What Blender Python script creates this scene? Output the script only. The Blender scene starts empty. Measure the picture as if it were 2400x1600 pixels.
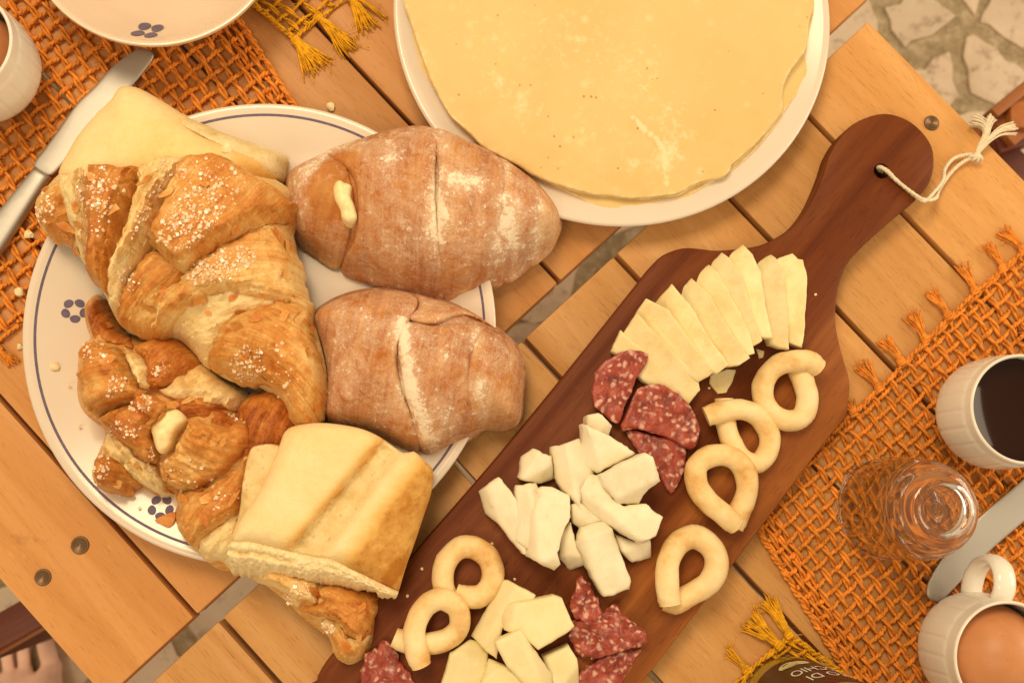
import bpy, bmesh, math, random
import numpy as np
from mathutils import Vector, Matrix, geometry
from mathutils.bvhtree import BVHTree

random.seed(7)
RNG = np.random.RandomState(11)
SC = bpy.context.scene
COL = SC.collection

# ------------------------------------------------------------------ camera
CAM_H = 0.70
F_PX = 2570.0                      # focal length in photograph pixels (2400 wide)
TX, TY = math.radians(8.0), math.radians(-4.0)
_R = (Matrix.Rotation(TY, 3, 'Y') @ Matrix.Rotation(TX, 3, 'X'))
RN = np.array(_R)
cam_data = bpy.data.cameras.new('camera')
cam_data.sensor_width = 36.0
cam_data.lens = F_PX / 2400.0 * 36.0
cam_data.clip_start = 0.02
cam_data.clip_end = 50.0
cam_data.dof.use_dof = True
cam_data.dof.focus_distance = 0.665
cam_data.dof.aperture_fstop = 9.0
cam = bpy.data.objects.new('camera', cam_data)
COL.objects.link(cam)
cam.matrix_world = Matrix.Translation((0, 0, CAM_H)) @ _R.to_4x4()
SC.camera = cam

# ------------------------------------------------------------------ light
world = bpy.data.worlds.new('World')
SC.world = world
world.use_nodes = True
bg = world.node_tree.nodes['Background']
bg.inputs[0].default_value = (1.0, 0.755, 0.47, 1)
bg.inputs[1].default_value = 0.63

def area(name, loc, target, sx, sy, power, color):
    l = bpy.data.lights.new(name, 'AREA')
    l.shape = 'RECTANGLE'; l.size = sx; l.size_y = sy
    l.energy = power; l.color = color
    o = bpy.data.objects.new(name, l); COL.objects.link(o)
    o.location = loc
    o.rotation_euler = (Vector(target) - Vector(loc)).to_track_quat('-Z', 'Y').to_euler()
    return o
area('ceiling_light', (-0.30, 0.80, 1.55), (0, 0, 0), 0.65, 0.55, 19, (1.0, 0.785, 0.50))
area('window_light', (1.55, 0.25, 0.62), (0, 0, 0.02), 0.8, 0.6, 11, (1.0, 0.83, 0.60))
area('cup_fill_light', (-0.75, -0.65, 1.9), (0, 0, 0), 0.6, 0.6, 9, (1.0, 0.76, 0.47))  # added fill from the lower left, brightens the cups' near walls

SC.view_settings.view_transform = 'Standard'
SC.view_settings.look = 'None'
SC.view_settings.exposure = -0.02
SC.view_settings.gamma = 1.0
SC.render.engine = 'CYCLES'
SC.cycles.use_denoising = True
SC.cycles.max_bounces = 16
SC.cycles.transmission_bounces = 16
SC.cycles.sample_clamp_indirect = 6.0

# ------------------------------------------------------------------ pixel -> place
def W(p, z=0.0):
    """points of the photograph -> world xy on the horizontal plane z"""
    p = np.atleast_2d(np.asarray(p, float))
    d = np.stack([p[:, 0] - 1200, -(p[:, 1] - 800), -F_PX * np.ones(len(p))], 1) @ RN.T
    return d[:, :2] / (-d[:, 2:3]) * (CAM_H - z)

def W3(p, z=0.0):
    q = W([p], z)[0]
    return Vector((q[0], q[1], z))

def zt(x0, y0, s):
    return lambda *pts: [(x0 + s * a, y0 + s * b) for a, b in pts]
S9 = 800 / 2323.0
Z1, Z2, Z3 = zt(0, 0, S9), zt(800, 0, S9), zt(1600, 0, S9)
Z4, Z5, Z6 = zt(0, 530, S9), zt(800, 530, S9), zt(1600, 530, S9)
Z7, Z8, Z9 = zt(0, 1060, S9), zt(800, 1060, S9), zt(1600, 1060, S9)
FV = zt(0, 0, 2400 / 2352.0)
Zb = zt(500, 1000, 0.2551)
Zc, Zd = zt(50, 320, 0.2551), zt(400, 320, 0.2551)
Ze, Zf = zt(150, 660, 0.2551), zt(150, 940, 0.2551)
Zg = zt(500, 1320, 0.1913)
Zh = zt(1950, 1260, 0.2169)
Zi = zt(2100, 150, 0.1913)
Zj = zt(1660, 1380, 0.1701)
Zk = zt(0, 1380, 0.1403)
PX = CAM_H / F_PX                  # metres per photograph pixel on the table

# ------------------------------------------------------------------ noise and fields
def _hash(ix, iy, seed):
    n = (ix.astype(np.int64) * 374761393 + iy.astype(np.int64) * 668265263 + seed * 2147483647) & 0xFFFFFFFF
    n = ((n ^ (n >> 13)) * 1274126177) & 0xFFFFFFFF
    return ((n ^ (n >> 16)) & 0xFFFF) / 65535.0

def vnoise(x, y, seed=0):
    x = np.asarray(x, float); y = np.asarray(y, float)
    ix, iy = np.floor(x), np.floor(y)
    fx, fy = x - ix, y - iy
    fx = fx * fx * (3 - 2 * fx); fy = fy * fy * (3 - 2 * fy)
    a = _hash(ix, iy, seed); b = _hash(ix + 1, iy, seed)
    c = _hash(ix, iy + 1, seed); d = _hash(ix + 1, iy + 1, seed)
    return (a * (1 - fx) + b * fx) * (1 - fy) + (c * (1 - fx) + d * fx) * fy

def fbm(x, y, seed=0, octv=3):
    t = 0; amp = 0.5
    for k in range(octv):
        t = t + amp * (vnoise(x * 2 ** k, y * 2 ** k, seed + 17 * k) - 0.5) * 2
        amp *= 0.5
    return t

def seg_dist(P, poly):
    A = np.asarray(poly); B = np.roll(A, -1, 0)
    out = np.full(len(P), 1e9)
    for i in range(0, len(P), 4000):
        p = P[i:i + 4000][:, None, :]
        ab = (B - A)[None]; ap = p - A[None]
        t = np.clip((ap * ab).sum(2) / np.maximum((ab ** 2).sum(2), 1e-18), 0, 1)
        q = ap - ab * t[..., None]
        out[i:i + 4000] = np.sqrt((q ** 2).sum(2).min(1))
    return out

def inside(P, poly):
    A = np.asarray(poly); B = np.roll(A, -1, 0)
    r = np.zeros(len(P), bool)
    for a, b in zip(A, B):
        c = (a[1] > P[:, 1]) != (b[1] > P[:, 1])
        with np.errstate(divide='ignore', invalid='ignore'):
            xi = (b[0] - a[0]) * (P[:, 1] - a[1]) / (b[1] - a[1] + 1e-20) + a[0]
        r ^= c & (P[:, 0] < xi)
    return r

def ccw(poly):
    p = np.asarray(poly); q = np.roll(p, -1, 0)
    return p if (p[:, 0] * q[:, 1] - q[:, 0] * p[:, 1]).sum() > 0 else p[::-1]

def resample(poly, sp, smooth=True, closed=True):
    p = np.asarray(poly, float)
    n = len(p); out = []
    rng = range(n) if closed else range(n - 1)
    for i in rng:
        if closed:
            p0, p1, p2, p3 = p[i - 1], p[i], p[(i + 1) % n], p[(i + 2) % n]
        else:
            p0, p1, p2, p3 = p[max(i - 1, 0)], p[i], p[i + 1], p[min(i + 2, n - 1)]
        L = np.linalg.norm(p2 - p1)
        k = max(1, int(round(L / sp)))
        for j in range(k):
            t = j / k
            if smooth:
                q = 0.5 * ((2 * p1) + (-p0 + p2) * t + (2 * p0 - 5 * p1 + 4 * p2 - p3) * t * t + (-p0 + 3 * p1 - 3 * p2 + p3) * t ** 3)
            else:
                q = p1 * (1 - t) + p2 * t
            out.append(q)
    if not closed:
        out.append(p[-1])
    return np.array(out)

class Field:
    """smooth dome over an outline, sampled anywhere"""
    def __init__(self, poly, step=0.0015, power=2.0, blur=4, margin=0.012, dmax=None):
        self.lo = poly.min(0) - margin; hi = poly.max(0) + margin
        n = np.ceil((hi - self.lo) / step).astype(int) + 1
        self.n, self.step = n, step
        gx, gy = np.meshgrid(np.arange(n[0]), np.arange(n[1]), indexing='ij')
        P = np.stack([gx.ravel(), gy.ravel()], 1) * step + self.lo
        d = seg_dist(P, poly); d[~inside(P, poly)] = 0
        D = dmax or d.max()
        s = np.clip(d / D, 0, 1)
        h = (1 - (1 - s) ** power) ** (1 / power)
        g = h.reshape(n)
        for _ in range(blur):
            q = np.pad(g, 1, mode='edge')
            g = (q[:-2, 1:-1] + q[2:, 1:-1] + q[1:-1, :-2] + q[1:-1, 2:] + 2 * q[1:-1, 1:-1]) / 6
        self.g = g
    def __call__(self, P):
        u = np.clip((P - self.lo) / self.step, 0, self.n - 1.001)
        i = u.astype(int); f = u - i; g = self.g
        a, b = i[:, 0], i[:, 1]
        return (g[a, b] * (1 - f[:, 0]) + g[a + 1, b] * f[:, 0]) * (1 - f[:, 1]) + (g[a, b + 1] * (1 - f[:, 0]) + g[a + 1, b + 1] * f[:, 0]) * f[:, 1]

# ------------------------------------------------------------------ object helpers
def tag(o, label=None, cat=None, group=None, kind=None):
    if label: o['label'] = label
    if cat: o['category'] = cat
    if group: o['group'] = group
    if kind: o['kind'] = kind
    return o

def empty(name, loc=(0, 0, 0)):
    o = bpy.data.objects.new(name, None); COL.objects.link(o)
    o.location = loc; o.empty_display_size = 0.01
    return o

def link(name, me, mat=None, parent=None):
    if mat is not None:
        me.materials.clear()
        for m in (mat if isinstance(mat, (list, tuple)) else [mat]):
            me.materials.append(m)
    o = bpy.data.objects.new(name, me); COL.objects.link(o)
    if parent is not None:
        o.parent = parent
        o.matrix_parent_inverse = Matrix.Translation(parent.location).inverted() if parent.type == 'EMPTY' and parent.rotation_euler.z == 0 else parent.matrix_basis.inverted()
    return o

def mesh(name, V, Fc, smooth=True, angle=None, tone=None):
    me = bpy.data.meshes.new(name)
    me.from_pydata([tuple(v) for v in V], [], [f for f in Fc if len(set(f)) == len(f) and len(f) > 2])
    me.validate(); me.update()
    if tone is not None:
        a = me.attributes.new('tone', 'FLOAT', 'POINT')
        a.data.foreach_set('value', np.asarray(tone, np.float32))
    if smooth:
        me.polygons.foreach_set('use_smooth', [True] * len(me.polygons))
        if angle is not None:
            me.set_sharp_from_angle(angle=math.radians(angle))
    return me

def hf(name, poly, res, top, zbot, mat, parent=None, rings=(), inset=0.0, tone=None, angle=60, jitter=0.25):
    """solid with outline poly (world xy), upper surface top(P, d), flat underside zbot(P)"""
    poly = ccw(poly)
    n = len(poly)
    tan = np.roll(poly, -1, 0) - np.roll(poly, 1, 0)
    nrm = np.stack([-tan[:, 1], tan[:, 0]], 1); nrm /= np.maximum(np.linalg.norm(nrm, axis=1, keepdims=True), 1e-9)
    pts = [poly]
    far = 0.55 * res
    for r in rings:
        q = poly + nrm * r
        ok = inside(q, poly); dq = seg_dist(q, poly)
        pts.append(q[ok & (dq > r * 0.8)])
        far = max(far, r + 0.5 * res)
    lo, hi = poly.min(0), poly.max(0)
    xs = np.arange(lo[0], hi[0] + res, res); ys = np.arange(lo[1], hi[1] + res, res * 0.866)
    gx, gy = np.meshgrid(xs, ys, indexing='ij'); gx = gx + (np.arange(len(ys)) % 2)[None] * res * 0.5
    G = np.stack([gx.ravel(), gy.ravel()], 1) + RNG.uniform(-jitter, jitter, (gx.size, 2)) * res
    G = G[inside(G, poly)]
    if len(G):
        G = G[seg_dist(G, poly) > far]
        pts.append(G)
    P = np.concatenate(pts)
    ed = [(i, (i + 1) % n) for i in range(n)]
    r = geometry.delaunay_2d_cdt([Vector((float(a), float(b))) for a, b in P], ed, [], 1, 1e-7)
    V2 = np.array([(v.x, v.y) for v in r[0]]); faces = [list(f) for f in r[2]]
    d = seg_dist(V2, poly); d[d < 1e-6] = 0
    z = top(V2, d)
    ft = []
    for f in faces:
        a, b, c = V2[f[0]], V2[f[1]], V2[f[2]]
        if (b[0] - a[0]) * (c[1] - a[1]) - (b[1] - a[1]) * (c[0] - a[0]) < 0: f = f[::-1]
        ft.append(f)
    nxt = {}
    es = set()
    for f in ft:
        for i in range(3): es.add((f[i], f[(i + 1) % 3]))
    for a, b in es:
        if (b, a) not in es: nxt[a] = b
    loops = []; left = dict(nxt)
    while left:
        s = next(iter(left)); lp = [s]; c = left.pop(s)
        while c != s and c in left:
            lp.append(c); c = left.pop(c)
        loops.append(lp)
    V = [(V2[i, 0], V2[i, 1], z[i]) for i in range(len(V2))]
    T = list(tone(V2, d)) if tone is not None else None
    for lp in loops:
        base = len(V)
        L2 = V2[lp]
        if inset:
            tg = np.roll(L2, -1, 0) - np.roll(L2, 1, 0)
            nn = np.stack([-tg[:, 1], tg[:, 0]], 1); nn /= np.maximum(np.linalg.norm(nn, axis=1, keepdims=True), 1e-9)
            L2 = L2 + nn * inset
        zb = zbot(L2) if callable(zbot) else np.full(len(L2), zbot)
        zb = np.minimum(zb, z[lp] - 1e-4)
        for (a, b), c in zip(L2, zb): V.append((a, b, c))
        if T is not None: T += [T[i] for i in lp]
        m = len(lp)
        for i in range(m):
            j = (i + 1) % m
            ft.append([lp[i], base + i, base + j, lp[j]])
        if m < 900:
            ft.append([base + i for i in range(m)][::-1])
    me = mesh(name, V, ft, True, angle, T)
    return link(name, me, mat, parent)

def edge_round(d, w):
    s = np.clip(d / w, 0, 1)
    return np.sqrt(np.maximum(0, 1 - (1 - s) ** 2))

def tubes(paths, rads, sides=6, caps=True):
    """list of centre lines + radii -> verts, faces"""
    V, Fc = [], []
    for path, rad in zip(paths, rads):
        p = np.asarray(path, float); n = len(p)
        rr = np.full(n, rad) if np.isscalar(rad) else np.asarray(rad)
        t = np.gradient(p, axis=0); t /= np.maximum(np.linalg.norm(t, axis=1, keepdims=True), 1e-12)
        up = np.tile([0.0, 0.0, 1.0], (n, 1))
        bad = np.abs(t[:, 2]) > 0.92
        up[bad] = [1.0, 0.0, 0.0]
        if bad.any() and not bad.all():
            up[:] = [0.31, 0.17, 0.0] if np.abs(t @ np.array([0.87, 0.48, 0])).max() < 0.95 else [-0.5, 0.86, 0.1]
        a = np.cross(t, up); a /= np.maximum(np.linalg.norm(a, axis=1, keepdims=True), 1e-12)
        b = np.cross(a, t)
        base = len(V)
        for k in range(sides):
            an = 2 * math.pi * k / sides
        ang = np.arange(sides) * 2 * math.pi / sides
        ring = p[:, None, :] + rr[:, None, None] * (np.cos(ang)[None, :, None] * a[:, None, :] + np.sin(ang)[None, :, None] * b[:, None, :])
        V.extend(map(tuple, ring.reshape(-1, 3)))
        for i in range(n - 1):
            for k in range(sides):
                q = (k + 1) % sides
                Fc.append((base + i * sides + k, base + i * sides + q, base + (i + 1) * sides + q, base + (i + 1) * sides + k))
        if caps:
            Fc.append(tuple(base + k for k in range(sides))[::-1])
            Fc.append(tuple(base + (n - 1) * sides + k for k in range(sides)))
    return V, Fc

def lathe(profile, seg=96, mods=None):
    """closed profile [(r, z)] -> verts, faces; r == 0 makes a pole"""
    V, Fc, idx = [], [], []
    for (r, z) in profile:
        if r < 1e-7:
            idx.append([len(V)] * seg); V.append((0, 0, z))
        else:
            row = []
            for k in range(seg):
                a = 2 * math.pi * k / seg
                rr = r if mods is None else r + mods(r, z, a)
                row.append(len(V)); V.append((rr * math.cos(a), rr * math.sin(a), z))
            idx.append(row)
    for i in range(len(profile) - 1):
        for k in range(seg):
            q = (k + 1) % seg
            f = [idx[i][k], idx[i][q], idx[i + 1][q], idx[i + 1][k]]
            f = [x for j, x in enumerate(f) if x != f[j - 1]]
            if len(set(f)) >= 3: Fc.append(f)
    return V, Fc

def box_bm(bm, sx, sy, sz, loc=(0, 0, 0), bev=0.0):
    r = bmesh.ops.create_cube(bm, size=1.0, matrix=Matrix.Translation(loc) @ Matrix.Diagonal((sx, sy, sz, 1)))
    if bev:
        es = list({e for v in r['verts'] for e in v.link_edges})
        bmesh.ops.bevel(bm, geom=es, offset=bev, segments=2, affect='EDGES', profile=0.6)

def bm_obj(name, bm, mat, parent=None, smooth=False):
    me = bpy.data.meshes.new(name); bm.to_mesh(me); bm.free()
    if smooth: me.polygons.foreach_set('use_smooth', [True] * len(me.polygons)); me.set_sharp_from_angle(angle=math.radians(40))
    return link(name, me, mat, parent)

# ------------------------------------------------------------------ materials
def new_mat(name, rough=0.5, spec=0.5):
    m = bpy.data.materials.new(name); m.use_nodes = True
    nt = m.node_tree; b = nt.nodes['Principled BSDF']
    b.inputs['Roughness'].default_value = rough
    b.inputs['Specular IOR Level'].default_value = spec
    return m, nt, b

def node(nt, kind, ins=None, **kw):
    n = nt.nodes.new(kind)
    for k, v in kw.items(): setattr(n, k, v)
    for k, v in (ins or {}).items():
        if isinstance(v, bpy.types.NodeSocket): nt.links.new(v, n.inputs[k])
        else: n.inputs[k].default_value = v
    return n

def ramp(nt, fac, stops, interp='LINEAR'):
    n = nt.nodes.new('ShaderNodeValToRGB'); n.color_ramp.interpolation = interp
    e = n.color_ramp.elements
    while len(e) < len(stops): e.new(0.5)
    for el, (p, c) in zip(e, stops):
        el.position = p
        el.color = (*c, 1) if len(c) == 3 else c
    nt.links.new(fac, n.inputs[0])
    return n.outputs[0]

def mixc(nt, fac, a, b, mode='MIX'):
    n = nt.nodes.new('ShaderNodeMix'); n.data_type = 'RGBA'; n.blend_type = mode
    for s, v in ((n.inputs[0], fac), (n.inputs[6], a), (n.inputs[7], b)):
        if isinstance(v, bpy.types.NodeSocket): nt.links.new(v, s)
        elif isinstance(v, (int, float)): s.default_value = v
        else: s.default_value = (*v, 1)
    return n.outputs[2]

def coords(nt, scale=(1, 1, 1), rand=False, kind='Object', rot=(0, 0, 0)):
    tc = nt.nodes.new('ShaderNodeTexCoord')
    v = tc.outputs[kind]
    if rand:
        oi = nt.nodes.new('ShaderNodeObjectInfo')
        m = node(nt, 'ShaderNodeVectorMath', {0: oi.outputs['Random'], 1: (7.3, 3.1, 5.7)}, operation='MULTIPLY')
        v = node(nt, 'ShaderNodeVectorMath', {0: v, 1: m.outputs[0]}, operation='ADD').outputs[0]
    return node(nt, 'ShaderNodeMapping', {'Vector': v, 'Scale': scale, 'Rotation': rot}).outputs[0]

def noise(nt, vec, scale, detail=4, rough=0.55, dist=0.0):
    return node(nt, 'ShaderNodeTexNoise', {'Vector': vec, 'Scale': scale, 'Detail': detail, 'Roughness': rough, 'Distortion': dist}).outputs['Fac']

def bump(nt, b, height, strength=0.3, dist=0.001):
    n = node(nt, 'ShaderNodeBump', {'Height': height, 'Strength': strength, 'Distance': dist})
    nt.links.new(n.outputs[0], b.inputs['Normal'])

def wood(name, dark, mid, light, rough=0.5, grain=1.0, spec=0.4):
    m, nt, b = new_mat(name, rough, spec)
    v = coords(nt, (3.0, 42, 42), True)
    a = noise(nt, v, 1.0, 6, 0.6, 1.2)
    v2 = coords(nt, (85, 1200, 1200), True)
    p = noise(nt, v2, 1.0, 3, 0.6)
    v3 = coords(nt, (5, 9, 9), True)
    big = noise(nt, v3, 1.0, 3)
    c = ramp(nt, a, [(0.28, dark), (0.5, mid), (0.72, light)])
    c = mixc(nt, node(nt, 'ShaderNodeMath', {0: big, 1: 0.55}, operation='MULTIPLY').outputs[0], c, dark)
    st = ramp(nt, p, [(0.31, (0.52, 0.40, 0.32)), (0.42, (1, 1, 1))])
    c = mixc(nt, min(1, 0.7 * grain), c, mixc(nt, 1.0, c, st, 'MULTIPLY'))
    wr = ramp(nt, noise(nt, coords(nt, (22, 60, 60), True), 1.0, 6, 0.75, 1.5), [(0.62, (0, 0, 0)), (0.74, (0.35,) * 3)])
    c = mixc(nt, wr, c, tuple(min(1, x * 1.25 + .03) for x in light))
    bl = ramp(nt, noise(nt, coords(nt, (30, 45, 45), True), 1.0, 5, 0.7), [(0.27, (0.35,) * 3), (0.36, (0, 0, 0))])
    c = mixc(nt, bl, c, tuple(x * .55 for x in dark))
    oi = nt.nodes.new('ShaderNodeObjectInfo')
    hv = node(nt, 'ShaderNodeHueSaturation', {'Color': c, 'Value': node(nt, 'ShaderNodeMapRange', {0: oi.outputs['Random'], 3: 0.84, 4: 1.12}).outputs[0]})
    nt.links.new(hv.outputs[0], b.inputs['Base Color'])
    nt.links.new(ramp(nt, a, [(0.3, (rough + .1,) * 3), (0.7, (rough - .08,) * 3)]), b.inputs['Roughness'])
    bump(nt, b, p, 0.12 * grain, 0.0006)
    return m

M_PLANK_L = wood('beech_left', (0.50, 0.215, 0.062), (0.61, 0.295, 0.097), (0.68, 0.36, 0.135), 0.5, .7, .25)
M_PLANK_R = wood('beech_right', (0.54, 0.255, 0.072), (0.65, 0.345, 0.118), (0.73, 0.42, 0.165), 0.5, .8, .25)
M_BOARD = wood('board_wood', (0.085, 0.018, 0.0045), (0.145, 0.035, 0.0075), (0.225, 0.066, 0.015), 0.5, 0.9, 0.14)
def sapwood(m):
    nt = m.node_tree; b = nt.nodes['Principled BSDF']
    src = b.inputs['Base Color'].links[0].from_socket
    tc = nt.nodes.new('ShaderNodeTexCoord')
    y = node(nt, 'ShaderNodeSeparateXYZ', {0: tc.outputs['Object']}).outputs[1]
    w = noise(nt, node(nt, 'ShaderNodeMapping', {'Vector': tc.outputs['Object'], 'Scale': (6, 60, 1)}).outputs[0], 1.0, 4)
    f = node(nt, 'ShaderNodeMath', {0: w, 1: 0.022, 2: y}, operation='MULTIPLY_ADD').outputs[0]
    k = node(nt, 'ShaderNodeMapRange', {0: f, 1: -0.022, 2: -0.036, 3: 0.0, 4: 0.85}).outputs[0]
    lt = node(nt, 'ShaderNodeHueSaturation', {'Hue': 0.512, 'Saturation': 0.97, 'Value': 2.3, 'Color': src}).outputs[0]
    nt.links.new(mixc(nt, k, src, lt), b.inputs['Base Color'])
sapwood(M_BOARD)
M_REDWOOD = wood('red_wood', (0.10, 0.016, 0.005), (0.14, 0.025, 0.007), (0.2, 0.05, 0.012), 0.45)
M_CHAIR = wood('chair_wood', (0.30, 0.09, 0.02), (0.38, 0.13, 0.03), (0.45, 0.18, 0.05), 0.45)

def simple(name, col, rough=0.5, spec=0.5, metal=0.0, var=0.0, scale=40, sss=0.0, coat=0.0):
    m, nt, b = new_mat(name, rough, spec)
    b.inputs['Metallic'].default_value = metal
    if coat: b.inputs['Coat Weight'].default_value = coat; b.inputs['Coat Roughness'].default_value = 0.08
    if sss:
        b.inputs['Subsurface Weight'].default_value = sss
        b.inputs['Subsurface Radius'].default_value = (1.0, 0.7, 0.35)
        b.inputs['Subsurface Scale'].default_value = 0.004
    if var:
        n = noise(nt, coords(nt), scale, 4)
        c = ramp(nt, n, [(0.3, tuple(x * (1 - var) for x in col)), (0.7, tuple(min(1, x * (1 + var * 0.5)) for x in col))])
        nt.links.new(c, b.inputs['Base Color'])
    else:
        b.inputs['Base Color'].default_value = (*col, 1)
    return m

M_PORC = simple('porcelain', (0.71, 0.62, 0.525), 0.16, 0.5, var=0.03, scale=14)
M_PORC_TAN = simple('glazed_bowl', (0.70, 0.55, 0.42), 0.18, 0.5, var=0.06, scale=16)
M_CUP = simple('cup_porcelain', (0.84, 0.80, 0.72), 0.15, 0.5)
M_BLUE = simple('blue_glaze', (0.15, 0.12, 0.19), 0.5, 0.15, var=0.2, scale=300)
M_STEEL = simple('steel', (0.7, 0.68, 0.64), 0.20, 0.5, 1.0)
M_STEEL_SATIN = simple('satin_steel', (0.50, 0.48, 0.445), 0.55, 0.5, 1.0)
M_SCREW = simple('screw_bronze', (0.17, 0.10, 0.05), 0.42, 0.5, 0.6)
M_COFFEE = simple('coffee', (0.022, 0.006, 0.003), 0.08, 0.22)
M_SKIN = simple('skin', (0.88, 0.58, 0.46), 0.5, 0.3, var=0.22, scale=30)
M_TWINE = simple('twine', (0.80, 0.70, 0.52), 0.9, 0.1, var=0.15, scale=500)
M_JUTE = simple('orange_jute', (0.80, 0.285, 0.042), 0.85, 0.15, var=0.42, scale=200)
M_MUSTARD = simple('mustard_jute', (0.78, 0.39, 0.018), 0.85, 0.15, var=0.35, scale=260)
M_CREAM = simple('cream', (0.90, 0.76, 0.42), 0.4, 0.5, var=0.1, scale=200, sss=0.3)
M_TARALLO = simple('tarallo_dough', (0.84, 0.66, 0.36), 0.55, 0.3, var=0.2, scale=75)
M_PEC = None
M_SOFT = None
M_CAC = None

def mat_tone(name, stops, rough=0.5, spec=0.35, nscale=220, namp=0.22, bs=0.35):
    m, nt, b = new_mat(name, rough, spec)
    at = node(nt, 'ShaderNodeAttribute', attribute_name='tone')
    v = coords(nt)
    n = noise(nt, v, nscale, 5, 0.65)
    n2 = noise(nt, v, nscale * 0.22, 3, 0.6)
    f = node(nt, 'ShaderNodeMath', {0: n, 1: 0.5}, operation='SUBTRACT').outputs[0]
    f = node(nt, 'ShaderNodeMath', {0: f, 1: namp * 2, 2: at.outputs['Fac']}, operation='MULTIPLY_ADD').outputs[0]
    g = node(nt, 'ShaderNodeMath', {0: n2, 1: 0.5}, operation='SUBTRACT').outputs[0]
    f = node(nt, 'ShaderNodeMath', {0: g, 1: namp * 2.2, 2: f}, operation='MULTIPLY_ADD').outputs[0]
    c = ramp(nt, f, stops)
    nt.links.new(c, b.inputs['Base Color'])
    bump(nt, b, n, bs, 0.0012)
    return m, nt, b, f, c

def croissant_mat():
    m, nt, b = new_mat('croissant_crust', 0.40, 0.35)
    at = node(nt, 'ShaderNodeAttribute', attribute_name='tone')
    fl = node(nt, 'ShaderNodeAttribute', attribute_name='flow')
    v = coords(nt)
    fv = node(nt, 'ShaderNodeVectorMath', {0: fl.outputs['Vector'], 1: (55.0, 620.0, 1.0)}, operation='MULTIPLY').outputs[0]
    st = noise(nt, fv, 1.0, 5, 0.65, 0.5)
    bl = noise(nt, v, 95, 5, 0.65, 0.4)
    fi = noise(nt, v, 520, 4, 0.7)
    f = at.outputs['Fac']
    for n, k in ((st, 0.62), (bl, 0.75), (fi, 0.40)):
        d = node(nt, 'ShaderNodeMath', {0: n, 1: 0.5}, operation='SUBTRACT').outputs[0]
        f = node(nt, 'ShaderNodeMath', {0: d, 1: k, 2: f}, operation='MULTIPLY_ADD').outputs[0]
    c = ramp(nt, f, [(0.0, (0.88, 0.70, 0.36)), (0.25, (0.80, 0.52, 0.19)), (0.5, (0.67, 0.30, 0.066)), (0.75, (0.52, 0.165, 0.028)), (1.0, (0.28, 0.068, 0.012))])
    nt.links.new(c, b.inputs['Base Color'])
    h = node(nt, 'ShaderNodeMath', {0: fi, 1: 0.45, 2: st}, operation='MULTIPLY_ADD').outputs[0]
    h = node(nt, 'ShaderNodeMath', {0: bl, 1: 0.8, 2: h}, operation='MULTIPLY_ADD').outputs[0]
    bump(nt, b, h, 0.75, 0.0016)
    return m
M_CROISS = croissant_mat()
M_BREAD, *_ = mat_tone('bread_crust', [(0.0, (0.88, 0.72, 0.42)), (0.4, (0.82, 0.60, 0.27)), (0.75, (0.72, 0.42, 0.12)), (1.0, (0.45, 0.18, 0.03))], 0.9, 0.05, 230, 0.20, 0.7)
def crumb_mat():
    m, nt, b, f, c = mat_tone('bread_crumb_face', [(0.0, (0.88, 0.75, 0.47)), (0.55, (0.76, 0.59, 0.29)), (1.0, (0.54, 0.37, 0.14))], 0.9, 0.05, 380, 0.26, 0.9)
    v = coords(nt)
    w = node(nt, 'ShaderNodeVectorMath', {0: node(nt, 'ShaderNodeTexNoise', {'Vector': v, 'Scale': 300.0}).outputs['Color'], 1: (0.004, 0.004, 0.004)}, operation='MULTIPLY').outputs[0]
    vo = node(nt, 'ShaderNodeTexVoronoi', {'Vector': node(nt, 'ShaderNodeVectorMath', {0: v, 1: w}, operation='ADD').outputs[0], 'Scale': 330.0}, feature='F1')
    hole = ramp(nt, vo.outputs['Distance'], [(0.08, (1, 1, 1)), (0.45, (0, 0, 0))])
    sel = ramp(nt, node(nt, 'ShaderNodeSeparateColor', {0: vo.outputs['Color']}).outputs[0], [(0.45, (0, 0, 0)), (0.8, (0.85,) * 3)])
    k = mixc(nt, 1.0, hole, sel, 'MULTIPLY')
    nt.links.new(mixc(nt, k, c, (0.66, 0.48, 0.21)), b.inputs['Base Color'])
    hgt = node(nt, 'ShaderNodeMath', {0: noise(nt, v, 500, 4, .7), 1: k}, operation='SUBTRACT').outputs[0]
    bump(nt, b, hgt, 0.55, 0.0011)
    return m
M_CRUMB = crumb_mat()

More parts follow.
